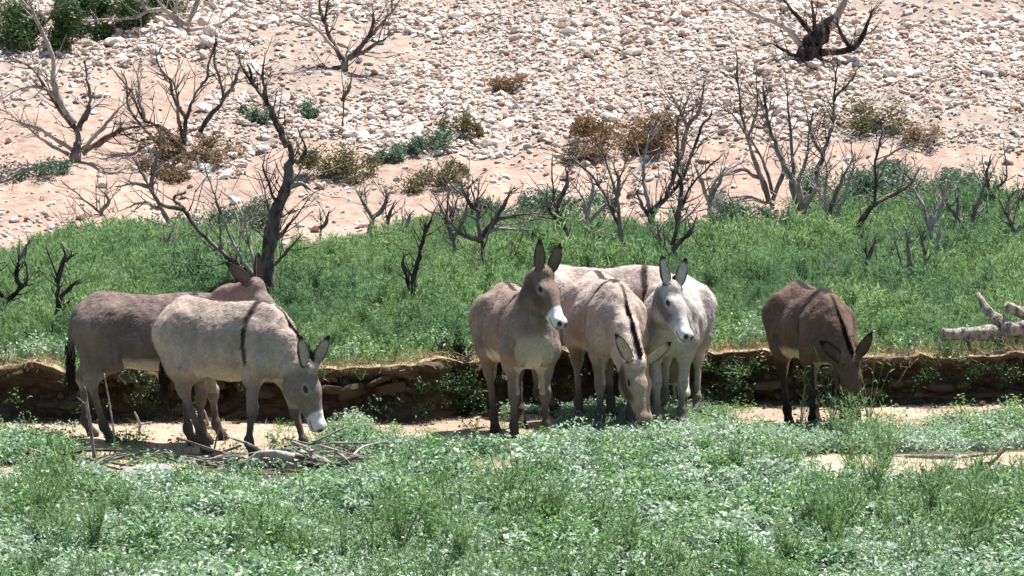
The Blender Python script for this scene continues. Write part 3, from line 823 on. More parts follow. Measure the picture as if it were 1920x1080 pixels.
BT('bare_tree', 'tall leafless tree with thick dark foot right of the leaning grey stems', (1506, 422),
   [([(1506, 422), (1487, 350), (1462, 290), (1442, 232), (1430, 160)], .032), ([(1490, 352), (1482, 250), (1472, 130)], .016), ([(1490, 350), (1512, 300), (1515, 230), (1500, 160)], .014)], M_BARK_MID, seed=19)
BT('bare_tree', 'single tall dark leafless stem with a knotted top on the right of the slope', (1512, 392),
   [([(1512, 392), (1540, 300), (1560, 235), (1563, 185), (1570, 105)], .022), ([(1562, 190), (1595, 150), (1615, 120)], .012), [(1545, 290), (1520, 250), (1525, 200)]], M_BARK, seed=20)
BT('bare_tree', 'short leafless tree with pale twin forks in front of the blue green shrubs', (1562, 460),
   [([(1562, 460), (1555, 405), (1580, 335), (1605, 290)], .028), ([(1558, 410), (1547, 365), (1550, 310), (1520, 235)], .016), ([(1563, 420), (1590, 350), (1600, 300), (1590, 250)], .014)], M_BARK_MID, pale=(1, 2), seed=21)
BT('bare_tree', 'forked dark leafless tree with one long limb reaching right over the meadow', (1608, 480),
   [([(1608, 480), (1612, 425), (1640, 372), (1642, 300), (1655, 240)], .028), ([(1635, 385), (1700, 350), (1732, 305)], .018), ([(1643, 315), (1680, 282), (1760, 252)], .011)], M_BARK, pale=(2,), seed=22)
BT('bare_tree', 'rough grey stump with upright splinters in the grass right of the brown donkey', (1722, 568),
   [([(1722, 568), (1708, 490), (1695, 420)], .026), ([(1722, 560), (1735, 480), (1712, 400)], .016), ([(1712, 530), (1685, 480), (1672, 405)], .012)], M_BARK_MID, seed=23, tl=.2)
BT('bare_tree', 'small pale forked dead tree in the meadow near the right edge', (1820, 472),
   [([(1820, 472), (1800, 410), (1788, 345)], .022), [(1815, 450), (1832, 390), (1855, 325)], [(1805, 420), (1775, 380), (1760, 340)]], M_BARK_MID, seed=24, tl=.25)
BT('bare_tree', 'thin leaning dead tree nearest the right edge of the meadow', (1850, 425),
   [([(1850, 425), (1862, 370), (1887, 330), (1882, 280)], .018), [(1862, 370), (1850, 330), (1860, 290)]], M_BARK, seed=25, tl=.25)
BT('bare_tree', 'massive black dead stump with radiating limbs on the stones at the top right', (1520, 112),
   [([(1505, 116), (1522, 85), (1548, 62), (1562, 25)], .12), ([(1508, 90), (1470, 50), (1410, 25), (1360, -5)], .035), ([(1535, 75), (1500, 35), (1460, -10)], .03), ([(1558, 50), (1585, 5), (1600, -20)], .04),
    ([(1530, 70), (1526, 30), (1520, -10)], .02), ([(1540, 100), (1600, 90), (1625, 50), (1640, 15)], .035), ([(1595, 90), (1575, 60), (1570, 30)], .02), ([(1510, 112), (1470, 95), (1440, 80)], .02)],
   M_BARK_BLACK, pale=(1, 3), seed=26)
MORE = [((1500, 455), [(1500, 455), (1508, 400), (1500, 340), (1515, 285)], 'pale thin leafless tree among the blue green shrubs below the tall stems', 2),
 ((868, 520), [(868, 520), (850, 450), (838, 400), (845, 350)], 'thin grey leafless tree between the black pole and the wide branching tree', 1),
 ((1345, 425), [(1345, 425), (1330, 380), (1350, 330), (1400, 300)], 'small pale leafless shrub on the bare soil gap at the top of the meadow', 2),
 ((1765, 490), [(1765, 490), (1745, 430), (1755, 380), (1745, 330)], 'pale leafless tree between the long limbed tree and the pale forked one', 2),
 ((690, 445), [(690, 445), (700, 410), (725, 380), (720, 350)], 'small grey leafless shrub on pink soil left of the black pole', 1),
 ((1275, 300), [(1275, 300), (1290, 240), (1315, 200), (1320, 150)], 'grey leafless sapling growing through the large dried brown bush', 1),
 ((1930, 500), [(1930, 500), (1905, 440), (1890, 400), (1895, 360)], 'grey leafless tree standing half outside the right edge of the meadow', 1)]
for i, (b_, l_, lb, mm) in enumerate(MORE):
    BT('bare_tree', lb, b_, [(l_, .02), [l_[1], (l_[1][0] + 22, l_[2][1] + 5), (l_[1][0] + 30, l_[3][1] + 10)], [l_[1], (l_[1][0] - 18, l_[2][1]), (l_[1][0] - 34, l_[2][1] - 30)]],
       [M_BARK, M_BARK_MID, M_BARK_PALE][mm], seed=70 + i, tl=.3)
SAP = [(640, 250, 640, 130, 'thin grey sapling standing among stones beneath the forked tree'), (725, 470, 720, 370, 'thin stem left of the black pole near the meadow top'),
       (745, 480, 755, 385, 'thin stem close beside the black pole near the meadow top'), (845, 480, 838, 360, 'thin dark stem right of the black pole'),
       (1125, 520, 1110, 430, 'thin stem between the ears of the alert donkey and the hidden donkey'), (1765, 530, 1748, 400, 'thin dark stem right of the rough grey stump'),
       (1620, 545, 1622, 440, 'thin black stem in the grass right of the brown donkey'), (1905, 440, 1908, 330, 'thin stem at the right edge of the meadow'),
       (1540, 540, 1545, 480, 'short black stick poking up behind the brown donkey shoulder'), (595, 470, 600, 390, 'thin stem in grass right of the tall dead tree'),
       (30, 545, 35, 440, 'thin grey stem near the left edge of the meadow'), (310, 520, 305, 420, 'thin stem in the grass above the two grazing donkeys on the left')]
for i, (bx, by, tx, ty, lb) in enumerate(SAP):
    BT('dead_sapling', lb, (bx, by), [([(bx, by), ((bx + tx) / 2 + 5, (by + ty) / 2), (tx, ty)], .009), [((bx + tx) / 2 + 4, (by + ty) / 2), (tx + 12, (by + 2 * ty) / 3), (tx + 22, ty + 5)]],
       [M_BARK, M_BARK_MID, M_BARK_PALE][i % 3], cat='sapling', group='thin dead saplings in the meadow', seed=40 + i, tl=.15)

# ------------------------------------------------------------------ driftwood
def wood(name, label, pieces, depth_base, mat=M_DRIFT, cat='driftwood', part='branch'):
    """pieces: (polyline [(px,py,dY)], r0, r1)"""
    p0 = ground(*depth_base); root = empty(name, p0, label, cat)
    for k, (pl, r0, r1, mt) in enumerate(pieces):
        P = np.array([at(a, b, p0[1] + c) for a, b, c in pl]) - p0
        Q = catmull(P, 7)
        V, F = tube(Q, np.linspace(r0, r1, len(Q)) * (1 + .22 * noise3(np.linspace(0, 9, len(Q)), k, 0., 4)), 13, .30, k)
        V = V + 0.25 * r0 * np.stack([fbm(V[:, 0] * 22, V[:, 1] * 22, V[:, 2] * 22 + q * 9, 2, 15) for q in range(3)], 1)
        mesh_np('log' if k == 0 and name.endswith('log') else part, V, F, mt or mat, root)
    return root
wood('fallen_log', 'bleached broken log with stub branches lying on the bank top at the right edge',
     [([(1768, 628, 0), (1850, 625, .05), (1915, 616, .1), (2010, 600, .2)], .050, .060, None), ([(1890, 615, .05), (1855, 585, .15), (1832, 552, .2)], .045, .026, None),
      ([(1990, 600, .25), (1930, 590, .2), (1886, 576, .1)], .050, .038, None)], (1860, 664), M_DRIFT)
wood('driftwood_branch', 'bleached white crooked branch lying in front of the pale grazing donkey',
     [([(428, 884, -.1), (465, 866, -.1), (500, 850, -.1), (552, 858, -.1)], .030, .022, M_BARK_PALE), ([(500, 852, .05), (470, 835, .08), (425, 818, .1)], .014, .008, None),
      ([(545, 856, .05), (600, 862, .05), (648, 884, 0)], .030, .014, None)], (500, 884))
wood('driftwood_branch', 'dark brown stick leaning out at the end of the driftwood pile',
     [([(575, 872, 0), (620, 878, -.02), (672, 855, -.05)], .018, .012, M_BARK), ([(600, 872, 0), (585, 850, 0), (560, 838, 0)], .014, .008, None)], (620, 884))
wood('driftwood_branch', 'pale curved stick lying beside the flat white rock',
     [([(225, 872, 0), (260, 866, .03), (300, 845, .05)], .014, .009, None)], (250, 878))
wood('driftwood_branch', 'small white forked twig standing on the sand beneath the dark donkey',
     [([(260, 812, 0), (262, 796, 0), (252, 772, 0)], .011, .005, M_BARK_PALE), ([(262, 796, 0), (285, 792, .02)], .008, .006, M_BARK_PALE)], (260, 814))
wood('driftwood_branch', 'pale forked dead branch on the sand behind the legs of the pale donkey',
     [([(355, 790, 0), (385, 800, 0), (425, 806, -.05)], .016, .010, M_BARK_PALE), ([(392, 800, 0), (385, 775, 0), (372, 755, 0)], .009, .004, M_BARK_PALE), ([(392, 800, 0), (360, 770, 0), (350, 768, 0)], .010, .005, M_BARK_PALE)], (380, 812))
wood('dead_stalk', 'tall dead stalk standing in front of the dark donkey hind leg',
     [([(183, 892, 0), (176, 850, 0), (168, 790, .02), (158, 725, .03)], .012, .009, M_BARK_MID), ([(168, 790, .02), (160, 760, .03), (145, 745, .03)], .006, .003, None)], (183, 894), cat='stalk')
wood('dead_stalk', 'thin pale dead stalk between the two hind legs of the dark donkey',
     [([(216, 850, 0), (212, 800, 0), (203, 745, 0), (195, 700, 0)], .008, .004, None)], (217, 852), cat='stalk')
wood('dead_stalk', 'thin brown stalk rising near the foreleg of the pale grazing donkey',
     [([(400, 868, 0), (402, 840, 0), (412, 800, 0)], .009, .005, M_BARK_MID)], (400, 870), cat='stalk')
wood('fallen_branch', 'long thin dead branch lying across the sand patch at the lower right',
     [([(1645, 858, 0), (1720, 856, .02), (1800, 857, .03), (1868, 850, .05)], .014, .007, M_BARK_MID), ([(1800, 857, 0), (1760, 872, -.1), (1700, 885, -.2)], .01, .005, None), ([(1868, 852, .05), (1885, 838, .05)], .012, .008, None)], (1760, 862), cat='branch')
wood('fallen_branch', 'crooked pale branch with twigs at the lower right edge of the clearing',
     [([(1790, 885, 0), (1850, 868, .05), (1900, 878, .05), (1960, 890, .05)], .013, .008, None), ([(1860, 868, 0), (1878, 850, 0), (1888, 838, 0)], .011, .006, M_BARK_MID)], (1840, 892), cat='branch')
def stick_pile(name, label, px, py, wpx, n, seed, mats=(M_BARK_PALE, M_DRIFT, M_BARK_PALE, M_BARK)):
    p0 = ground(px, py); root = empty(name, p0, label, 'driftwood'); g = np.random.default_rng(seed)
    W = wpx * (p0[1] + 40) / FPX / 2
    for i in range(n):
        c = np.array([g.normal(0, W * .5), g.normal(0, .14), .02 + .13 * g.random()]); a = g.normal(0, .6); l = g.uniform(.10, .30)
        d = np.array([math.cos(a), math.sin(a), g.normal(0, .2)])
        P = np.array([c - d * l, c + g.normal(size=3) * .02, c + d * l]); P[:, 2] = np.maximum(P[:, 2], -.005)
        Q = catmull(P, 4); r = g.uniform(.007, .018)
        V, F = tube(Q, np.linspace(r, r * .5, len(Q)), 6, .2, i)
        mesh_np('stick', V, F, mats[i % len(mats)], root)
stick_pile('driftwood_pile', 'jumbled pile of small sticks below the muzzle of the pale grazing donkey', 590, 876, 150, 24, 5)
stick_pile('driftwood_pile', 'loose sticks scattered around the foot of the tall dead stalk', 175, 890, 140, 14, 6, (M_BARK_MID, M_BARK))
stick_pile('driftwood_pile', 'few brown sticks between the flat rock and the white crooked branch', 395, 876, 130, 10, 7, (M_BARK_MID, M_DRIFT))

def flat_rock(px, py, wpx, hpx, label, seed, tint):
    p = ground(px, py); s = (p[1] + 40) / FPX; me = STONES[seed % 8].copy(); me.materials.clear()
    m, t, b = new_mat('light_rock', .9, .2); n = noise_node(t, 6, 6)
    r = ramp(t, n.outputs[0], [(.3, tuple(c * .75 for c in tint)), (.7, tint)]); t.links.new(r.outputs[0], b.inputs[0]); bump(t, b, n.outputs[0], .6, .03)
    me.materials.append(m)
    o = bpy.data.objects.new('rock', me); COL.objects.link(o); o.location = p + [0, 0, hpx * s * .1]; o.rotation_euler = (0.05, 0.0, .3)
    o.scale = (wpx * s, wpx * s * .7, hpx * s * 2.0)
    tag(o, label, 'rock')
flat_rock(280, 897, 130, 52, 'flat pale grey rock lying among clover below the grazing donkeys', 1, (.36, .355, .34))
flat_rock(1215, 1030, 50, 22, 'small tan rock half buried in the clover near the bottom edge', 2, (.50, .38, .27))
flat_rock(1125, 1012, 34, 14, 'small white stone in the clover left of the tan rock', 3, (.6, .56, .52))
def soil_mound(px, py, wpx, hpx, label, seed):
    p = ground(px, py); s = (p[1] + 40) / FPX; W = wpx * s / 2; Hh = hpx * s
    u = np.linspace(0, 1, 14); a = np.linspace(0, 2 * math.pi, 36, endpoint=False)
    U, A_ = np.meshgrid(u, a, indexing='ij')
    R = W * U * (1 + .15 * noise3(np.cos(A_) * 2, np.sin(A_) * 2, 1.0 * seed, 3))
    X, Y = R * np.cos(A_), R * np.sin(A_) * .8
    Z = Hh * (np.cos(math.pi * U) * .5 + .5) - .02 + .012 * fbm(X * 9, Y * 9, seed, 3, 4)
    V = np.stack([X, Y, Z], -1).reshape(-1, 3)
    c = np.array([.46, .35, .25]) * (1 + .15 * fbm(V[:, 0] * 8, V[:, 1] * 8, 0, 3, 2)[:, None])
    o = mesh_np('soil_mound', V, grid_faces(14, 36, True), M_GROUND, None, c); o.location = p; tag(o, label, 'mound')
soil_mound(1520, 900, 130, 34, 'low mound of pale sandy soil in the clover at lower right', 1)
soil_mound(925, 895, 110, 18, 'low patch of bare earth in the clover below the alert donkey', 2)

# tall weeds standing in front of the brown donkey and on the right
def tall_weed(px, py, hpx, label, seed, mat=M_FEATHER, n=9, spread=.4, name='feathery_shrub', fine=60, leaf=.04, wid=.0055, stemw=None):
    p = ground(px, py); s = (p[1] + 40) / FPX
    root = empty(name, p, label, 'weed plant', 'tall wispy weeds in the foreground')
    o = feather_spray('foliage', mat, hpx * s * 1.15, n, seed, True, root, spread, fine, leaf, wid)
    return root
WEEDS = [(1600, 905, 150, 'tall wispy weed right of centre below the head of the brown donkey', 1), (1655, 900, 110, 'wispy weed beside the sand patch with thin branches', 2),
         (1585, 845, 90, 'wispy green plant directly beneath the head of the brown donkey', 3), (1640, 960, 130, 'bushy feathery weed low in the clover right of the sandy mound', 4),
         (1740, 1000, 130, 'bushy feathery weed in the foreground below the fallen branches', 5), (1830, 1040, 150, 'feathery weed nearest the lower right corner', 6),
         (1560, 1050, 110, 'feathery weed at the bottom edge below the sandy mound', 7), (80, 1000, 110, 'feathery weed in the clover at lower left', 8),
         (180, 1060, 120, 'feathery weed near the lower left corner', 9), (750, 1060, 130, 'olive tinted feathery weed at the bottom left of centre', 10), (1030, 1010, 100, 'feathery weed in the foreground clover near the middle', 11),
         (1170, 1070, 100, 'feathery weed at the bottom edge near the small tan rock', 12), (1480, 1075, 90, 'low feathery weed at the bottom edge right of centre', 13), (860, 1075, 100, 'feathery weed at the bottom edge left of the middle', 14)]
for px, py, h, lb, sd in WEEDS:
    tall_weed(px, py, h, lb, sd, n=11 if sd in (1, 3) else 24, spread=.6, fine=46)
for (px, py, h, lb, sd, n) in [(1560, 815, 165, 'long bending yellow green stems crossing in front of the brown donkey', 31, 10), (1500, 810, 150, 'arching pale green stalks before the hind legs of the brown donkey', 32, 6),
                                (1630, 800, 190, 'tall thin green stalks right of the head of the brown donkey', 33, 7)]:
    tall_weed(px, py, h, lb, sd, M_FEATHER, n, .8, 'tall_weed', 8, .05, .009)

# slabs and clods of the cut bank: pieces that stand out of its face
def build_slabs():
    g = np.random.default_rng(77)
    bank = bpy.data.objects['earth_bank']
    m = M_BANK; shapes = []
    for i in range(6):
        import bmesh
        bm = bmesh.new(); bmesh.ops.create_icosphere(bm, subdivisions=2, radius=.5)
        for v in bm.verts:
            p = np.array(v.co); p = np.sign(p) * np.abs(p * 2) ** .6 / 2
            p = p * (1 + .22 * float(fbm(p[0] * 2.4 + i * 9, p[1] * 2.4, p[2] * 2.4, 2, 3))); v.co = p
        me = bpy.data.meshes.new('slab_shape'); bm.to_mesh(me)
        a = me.color_attributes.new('Col', 'FLOAT_COLOR', 'POINT'); c = np.ones((len(bm.verts), 4), np.float32)
        c[:, :3] = np.array([.21, .155, .10]) * g.uniform(.7, 1.5); a.data.foreach_set('color', c.ravel()); bm.free(); me.materials.append(m); shapes.append(me)
    for i in range(80):
        x = g.uniform(-4.3, 4.3); f = g.choice([.1, .35, .6, .88]) + g.normal(0, .05)
        o = bpy.data.objects.new('slab', shapes[int(g.integers(0, 6))]); COL.objects.link(o); o.parent = bank
        z0 = float(H_low(x, bank_y(x))); hb = float(bank_h(x))
        o.location = (x, float(bank_y(x)) + g.uniform(-.02, .06) - (.05 if f > .8 else 0), z0 + hb * min(max(f, .02), .93))
        o.rotation_euler = (g.normal(0, .25), g.normal(0, .16), g.normal(0, .4))
        o.scale = (g.uniform(.09, .30), g.uniform(.08, .20), g.uniform(.035, .085))
    n = 2000; x = g.uniform(-4.6, 4.6, n); yb = bank_y(x); f = g.random(n)
    Z = H_low(x, yb) * 1.0 + bank_h(x) * f; Y = yb + .06 * np.sin(np.pi * f) + g.uniform(-.05, .05, n)
    low = g.random(n) < .3; Y = np.where(low, yb - g.random(n) ** 2 * .35 - .01, Y); Z = np.where(low, H_low(x, Y), Z)
    scatter('clods', [bpy.data.objects.new('clod_%02d' % i, q) for i, q in enumerate(shapes)], np.stack([x, Y, Z], 1), g.uniform(0, 6.28, (n, 3)),
            np.clip(g.lognormal(math.log(.028), .4, n), .012, .07)[:, None] * g.uniform(.6, 1.2, (n, 3)), label='brown clods of earth crumbling from the cut bank', cat='clods')
build_slabs()

# ------------------------------------------------------------------ donkeys
def surface_nets(D, org, h):
    S = D < 0
    nx, ny, nz = D.shape
    c = np.zeros((nx - 1, ny - 1, nz - 1), np.int8)
    for a in (0, 1):
        for b in (0, 1):
            for e in (0, 1):
                c += S[a:nx - 1 + a, b:ny - 1 + b, e:nz - 1 + e]
    act = (c > 0) & (c < 8)
    I = np.argwhere(act); idx = -np.ones(act.shape, np.int64); idx[act] = np.arange(len(I))
    acc = np.zeros((len(I), 3)); cnt = np.zeros(len(I))
    corners = [(a, b, e) for a in (0, 1) for b in (0, 1) for e in (0, 1)]
    for p in corners:
        for ax in range(3):
            if p[ax]: continue
            q = list(p); q[ax] = 1
            d0 = D[I[:, 0] + p[0], I[:, 1] + p[1], I[:, 2] + p[2]]; d1 = D[I[:, 0] + q[0], I[:, 1] + q[1], I[:, 2] + q[2]]
            m = (d0 < 0) != (d1 < 0)
            t = np.where(m, d0 / np.where(m, d0 - d1, 1), 0)
            pt = np.repeat(np.array(p, float)[None], len(I), 0); pt[:, ax] = t
            acc += pt * m[:, None]; cnt += m
    V = (I + acc / cnt[:, None]) * h + org
    F = []
    for ax in range(3):
        u, v = [(1, 2), (2, 0), (0, 1)][ax]
        sl0 = [slice(None)] * 3; sl1 = [slice(None)] * 3; sl0[ax] = slice(0, -1); sl1[ax] = slice(1, None)
        A, B = S[tuple(sl0)], S[tuple(sl1)]
        E = np.argwhere(A != B)
        ok = (E[:, u] > 0) & (E[:, v] > 0) & (E[:, u] < D.shape[u] - 1) & (E[:, v] < D.shape[v] - 1)
        E = E[ok]; flip = A[E[:, 0], E[:, 1], E[:, 2]]
        def cell(du, dv):
            k = E.copy(); k[:, u] -= du; k[:, v] -= dv
            return idx[k[:, 0], k[:, 1], k[:, 2]]
        q = np.stack([cell(1, 1), cell(0, 1), cell(0, 0), cell(1, 0)], 1)
        q[~flip] = q[~flip][:, ::-1]
        F.append(q)
    F = np.vstack(F); F = F[(F >= 0).all(1)]
    return V, F

def cap(P, a, b, ra, rb):
    a = np.asarray(a, float); b = np.asarray(b, float); ab = b - a
    t = np.clip(((P - a) @ ab) / (ab @ ab), 0, 1)
    return np.linalg.norm(P - a - t[..., None] * ab, axis=-1) - (ra + (rb - ra) * t)

def ell(P, c, r, M=None):
    Q = P - np.asarray(c, float)
    if M is not None: Q = Q @ M
    r = np.asarray(r, float)
    k0 = np.linalg.norm(Q / r, axis=-1); k1 = np.linalg.norm(Q / (r * r), axis=-1) + 1e-9
    return k0 * (k0 - 1) / k1

def smin(a, b, k):
    h = np.clip(.5 + .5 * (b - a) / k, 0, 1)
    return b * (1 - h) + a * h - k * h * (1 - h)

def nrm(v): v = np.asarray(v, float); return v / np.linalg.norm(v)

def donkey(label, opx, oY, theta, poll, muzzle, fore_up, ears, feet, coat, belly, muz=(.68, .64, .60), dark=(.035, .026, .022), s=1.0, leg=None, fat=1.0,
           stripe=1.0, mask=None, face=None, seed=0, legdark=.0, hipz=1.0, earin=None, neckc=None, sw=1.0):
    """opx: picture column of the trunk centre at depth oY. poll, muzzle = (px, py, Y). ears: two world directions (left, right).
    feet: {FL,FR,HL,HR: (dx, dy)} offset of the hoof along the trunk (m)"""
    th = math.radians(theta)
    ox = at(opx, 700, oY)[0]; oz = float(H(ox, oY))
    org = np.array([ox, oY, oz])
    Rm = np.array([[math.cos(th), -math.sin(th), 0], [math.sin(th), math.cos(th), 0], [0, 0, 1]])     # local -> world
    loc = lambda p: (Rm.T @ (np.asarray(p, float) - org)) / s
    dirl = lambda d: Rm.T @ nrm(d)
    PL = loc(at(*poll)); MZ = loc(at(*muzzle))
    hd = nrm(MZ - PL); L = 0.50
    up = dirl(fore_up); up = nrm(up - hd * up.dot(hd)); sd = np.cross(up, hd)      # sd: the head's left
    Hm = np.stack([hd, sd, up], 1)
    hp = lambda a, b, c: PL + hd * a * .94 + sd * b * 1.05 + up * c * 1.04
    prims = []   # (group, kind, args, k)
    def C(g, a, b, ra, rb, k=.05): prims.append((g, 'c', (np.array(a, float), np.array(b, float), ra, rb), k))
    def E(g, c, r, k=.05, M=None): prims.append((g, 'e', (np.array(c, float), np.array(r, float), M), k))
    f = fat
    E('t', (-.06, 0, .80), (.46, .232 * f, .240), .06)
    E('t', (-.08, 0, .755), (.37, .245 * f, .232), .08)
    E('t', (-.40, 0, .865 * hipz), (.24, .215, .215), .08)
    E('t', (-.52, 0, .84), (.13, .16, .19), .07)
    E('t', (.22, 0, .86), (.26, .17, .235), .09)
    E('t', (.29, 0, .965), (.20, .065, .105), .09)
    E('t', (.36, 0, .77), (.19, .158 * (.5 + .5 * f), .23), .08)
    E('t', (.42, .07, .70), (.09, .07, .10), .06); E('t', (.42, -.07, .70), (.09, .07, .10), .06)
    C('t', (-.45, 0, 1.03), (.1, 0, 1.0), .05, .05, .10)
    for k_, sy in (('HL', 1), ('HR', -1)):
        dx, dy = feet.get(k_, (0, 0)); y = .125 * sy
        C('l', (-.40, y * .95, .84), (-.33 + dx * .15, y * 1.25, .63), .165, .105, .07)
        C('l', (-.50, y * .9, .82), (-.50 + dx * .2, y, .60), .14, .085, .07)
        hock = np.array([-.555 + dx * .6, y * 1.0 + dy * .6, .435]); fet = np.array([-.50 + dx * .95, y + dy * .95, .125]); st = np.array([-.36 + dx * .25, y * 1.2, .62])
        C('l', st, hock, .085, .033, .06); C('l', (-.50 + dx * .2, y, .64), hock, .08, .032, .05)
        C('l', hock + [-.012, 0, .02], hock + [0.01, 0, -.03], .044, .038, .03)
        C('l', hock, fet, .029, .023, .02); C('l', fet + [0, 0, .01], fet + [0, 0, -.015], .037, .034, .02)
        hf = fet + [.045, 0, -.085]
        C('l', fet, hf, .030, .034, .02); C('h', hf + [0, 0, .005], hf + [.012, 0, -.022], .038, .046, .008)
    for k_, sy in (('FL', 1), ('FR', -1)):
        dx, dy = feet.get(k_, (0, 0)); y = .115 * sy
        C('l', (.35, y * .8, .86), (.37 + dx * .1, y * 1.05, .68), .12, .10, .07)
        C('l', (.37 + dx * .1, y, .68), (.30 + dx * .2, y * 1.08, .585), .095, .072, .06)
        kn = np.array([.33 + dx * .6, y + dy * .6, .345]); fet = np.array([.335 + dx * .97, y + dy * .97, .12])
        C('l', (.30 + dx * .2, y * 1.05, .61), kn, .062, .033, .05)
        C('l', kn + [.008, 0, .025], kn + [.004, 0, -.025], .043, .040, .02)
        C('l', kn, fet, .028, .022, .02); C('l', fet + [0, 0, .01], fet + [0, 0, -.015], .035, .033, .02)
        hf = fet + [.042, 0, -.082]
        C('l', fet, hf, .029, .033, .02); C('h', hf + [0, 0, .005], hf + [.012, 0, -.022], .037, .045, .008)
    # neck: crest line and throat line, narrow across
    nb1 = np.array([.33, 0, .93]); nb2 = np.array([.42, 0, .78])
    pt1 = hp(.02, 0, -.03); pt2 = hp(.05, 0, -.13)
    mid1 = (nb1 + pt1) / 2; mid2 = (nb2 + pt2) / 2
    dn = nrm(pt1 - nb1); upn = nrm(np.array([0, 0, 1.]) - dn * dn[2] + 1e-6)
    mid1 = mid1 + upn * .02 - nrm(nb2 - nb1) * .01
    C('n', nb1, mid1, .115, .085, .07); C('n', mid1, pt1, .085, .07, .06)
    C('n', nb2, mid2, .122, .085, .08); C('n', mid2, pt2, .095, .068, .06)
    C('n', (nb1 + nb2) / 2, (mid1 + mid2) / 2, .125, .085, .06); C('n', (mid1 + mid2) / 2, (pt1 + pt2) / 2, .085, .07, .06)
    # head
    C('d', hp(.03, 0, -.075), hp(.19, 0, -.075), .088, .080, .05)
    C('d', hp(.17, 0, -.065), hp(.35, 0, -.072), .076, .052, .04)
    C('d', hp(.13, 0, -.145), hp(.33, 0, -.115), .055, .042, .04)
    C('d', hp(.20, 0, -.125), hp(.39, 0, -.105), .050, .036, .04)
    for q in (1, -1):
        E('d', hp(.130, .040 * q, -.130), (.120, .050, .112), .03, Hm)
        E('d', hp(.165, .062 * q, -.035), (.045, .024, .026), .02, Hm)
        E('d', hp(.455, .030 * q, -.070), (.035, .024, .034), .02, Hm)
    E('d', hp(.425, 0, -.082), (.068, .052, .056), .03, Hm)
    E('d', hp(.44, 0, -.125), (.040, .034, .026), .02, Hm)
    # tail dock
    C('t', (-.60, 0, .95), (-.665, 0, .80), .036, .030, .04); C('t', (-.665, 0, .80), (-.67, 0, .60), .028, .018, .02)
    ear_fr = []
    for q, ed in zip((1, -1), ears):
        a = dirl(ed[:3]); opn = dirl(ed[3:]) if len(ed) > 3 else sd * q * .7 + hd * .5
        opn = nrm(opn - a * opn.dot(a)); lat = np.cross(a, opn)
        ear_fr.append((hp(.015, .052 * q, -.015), a, opn, lat))
    pts = [p[2][0] for p in prims] + [p[2][1] for p in prims if p[1] == 'c'] + [b + a * .31 for b, a, _, _ in ear_fr] + [MZ]
    lo = np.min(pts, 0) - .32; hi = np.max(pts, 0) + .30; lo[2] = -.03; lo[1] = min(lo[1], -.36); hi[1] = max(hi[1], .36)
    h = 0.0095
    n = np.ceil((hi - lo) / h).astype(int)
    ax = [lo[i] + np.arange(n[i]) * h for i in range(3)]
    D = np.full(tuple(n), .3, np.float32)
    def block(l, u, fn, k, sub=False):
        i0 = np.clip(((l - lo) / h).astype(int) - 1, 0, n - 1); i1 = np.clip(((u - lo) / h).astype(int) + 2, 1, n)
        g = np.stack(np.meshgrid(*[ax[i][i0[i]:i1[i]] for i in range(3)], indexing='ij'), -1)
        s_ = tuple(slice(i0[i], i1[i]) for i in range(3))
        d = fn(g)
        D[s_] = np.maximum(D[s_], -d) if sub else smin(D[s_], d, k)
    for g_, kd, a, k in prims:
        if kd == 'c':
            r = max(a[2], a[3]) + .10
            block(np.minimum(a[0], a[1]) - r, np.maximum(a[0], a[1]) + r, lambda P: cap(P, *a), k)
        else:
            r = np.full(3, max(a[1])) + .10 if a[2] is not None else a[1] + .10
            block(a[0] - r, a[0] + r, lambda P: ell(P, *a), k)
    EL = .262
    def ear_sdf(P, fr, inner=False):
        b, a, o, lt = fr
        Q = P - b; t = Q @ a; u = Q @ lt; v = Q @ o
        tt = np.clip(t / EL, 0, 1)
        W = .044 * np.clip(np.sin(math.pi * (.16 + .84 * tt)), 0, 1) ** .75
        W = np.where(tt > .45, W * (1 - .15 * (tt - .45)), W) * (0.75 + .25 * sstep(0, .3, tt)) + .002
        d = np.sqrt(u ** 2 + (v * 1.25) ** 2) - W
        d = np.maximum(d, t - EL); d = np.maximum(d, -t - .02)
        di = np.sqrt((u * 1.0) ** 2 + ((v - W * .75) * 1.0) ** 2) - W * .93
        di = np.where(t > .035, di, .05)
        return di if inner else np.maximum(d, -di)
    for fr in ear_fr:
        b, a, o, lt = fr; e = b + a * EL
        block(np.minimum(b, e) - .09, np.maximum(b, e) + .09, lambda P: ear_sdf(P, fr), .012)
    for q in (1, -1):   # nostrils
        c = hp(.478, .030 * q, -.062)
        block(c - .05, c + .05, lambda P: ell(P, c, (.020, .009, .013), Hm), 0, True)
    V, F = surface_nets(D, lo, h)
    # light smoothing
    for _ in range(2):
        A_ = np.zeros_like(V); c_ = np.zeros(len(V))
        for i in range(4):
            np.add.at(A_, F[:, i], V[F[:, (i + 1) % 4]]); np.add.at(c_, F[:, i], 1)
            np.add.at(A_, F[:, i], V[F[:, (i - 1) % 4]]); np.add.at(c_, F[:, i], 1)
        V = V * .6 + .4 * A_ / np.maximum(c_, 1)[:, None]
    fn_ = np.cross(V[F[:, 2]] - V[F[:, 0]], V[F[:, 3]] - V[F[:, 1]]); NV = np.zeros_like(V)
    for i in range(4): np.add.at(NV, F[:, i], fn_)
    NV /= np.linalg.norm(NV, axis=1)[:, None] + 1e-12
    # group distances
    G = {k: np.full(len(V), 9.) for k in 'tlhnd'}
    for g_, kd, a, k in prims:
        G[g_] = np.minimum(G[g_], cap(V, *a) if kd == 'c' else ell(V, *a))
    de = np.minimum(*[np.where((V - fr[0]) @ fr[1] > .02, ear_sdf(V, fr), 9.) for fr in ear_fr])
    is_ear = de < .009
    x, y, z = V.T
    hx = (V - PL) @ hd / .94; hy = (V - PL) @ sd / 1.05; hz = (V - PL) @ up / 1.04
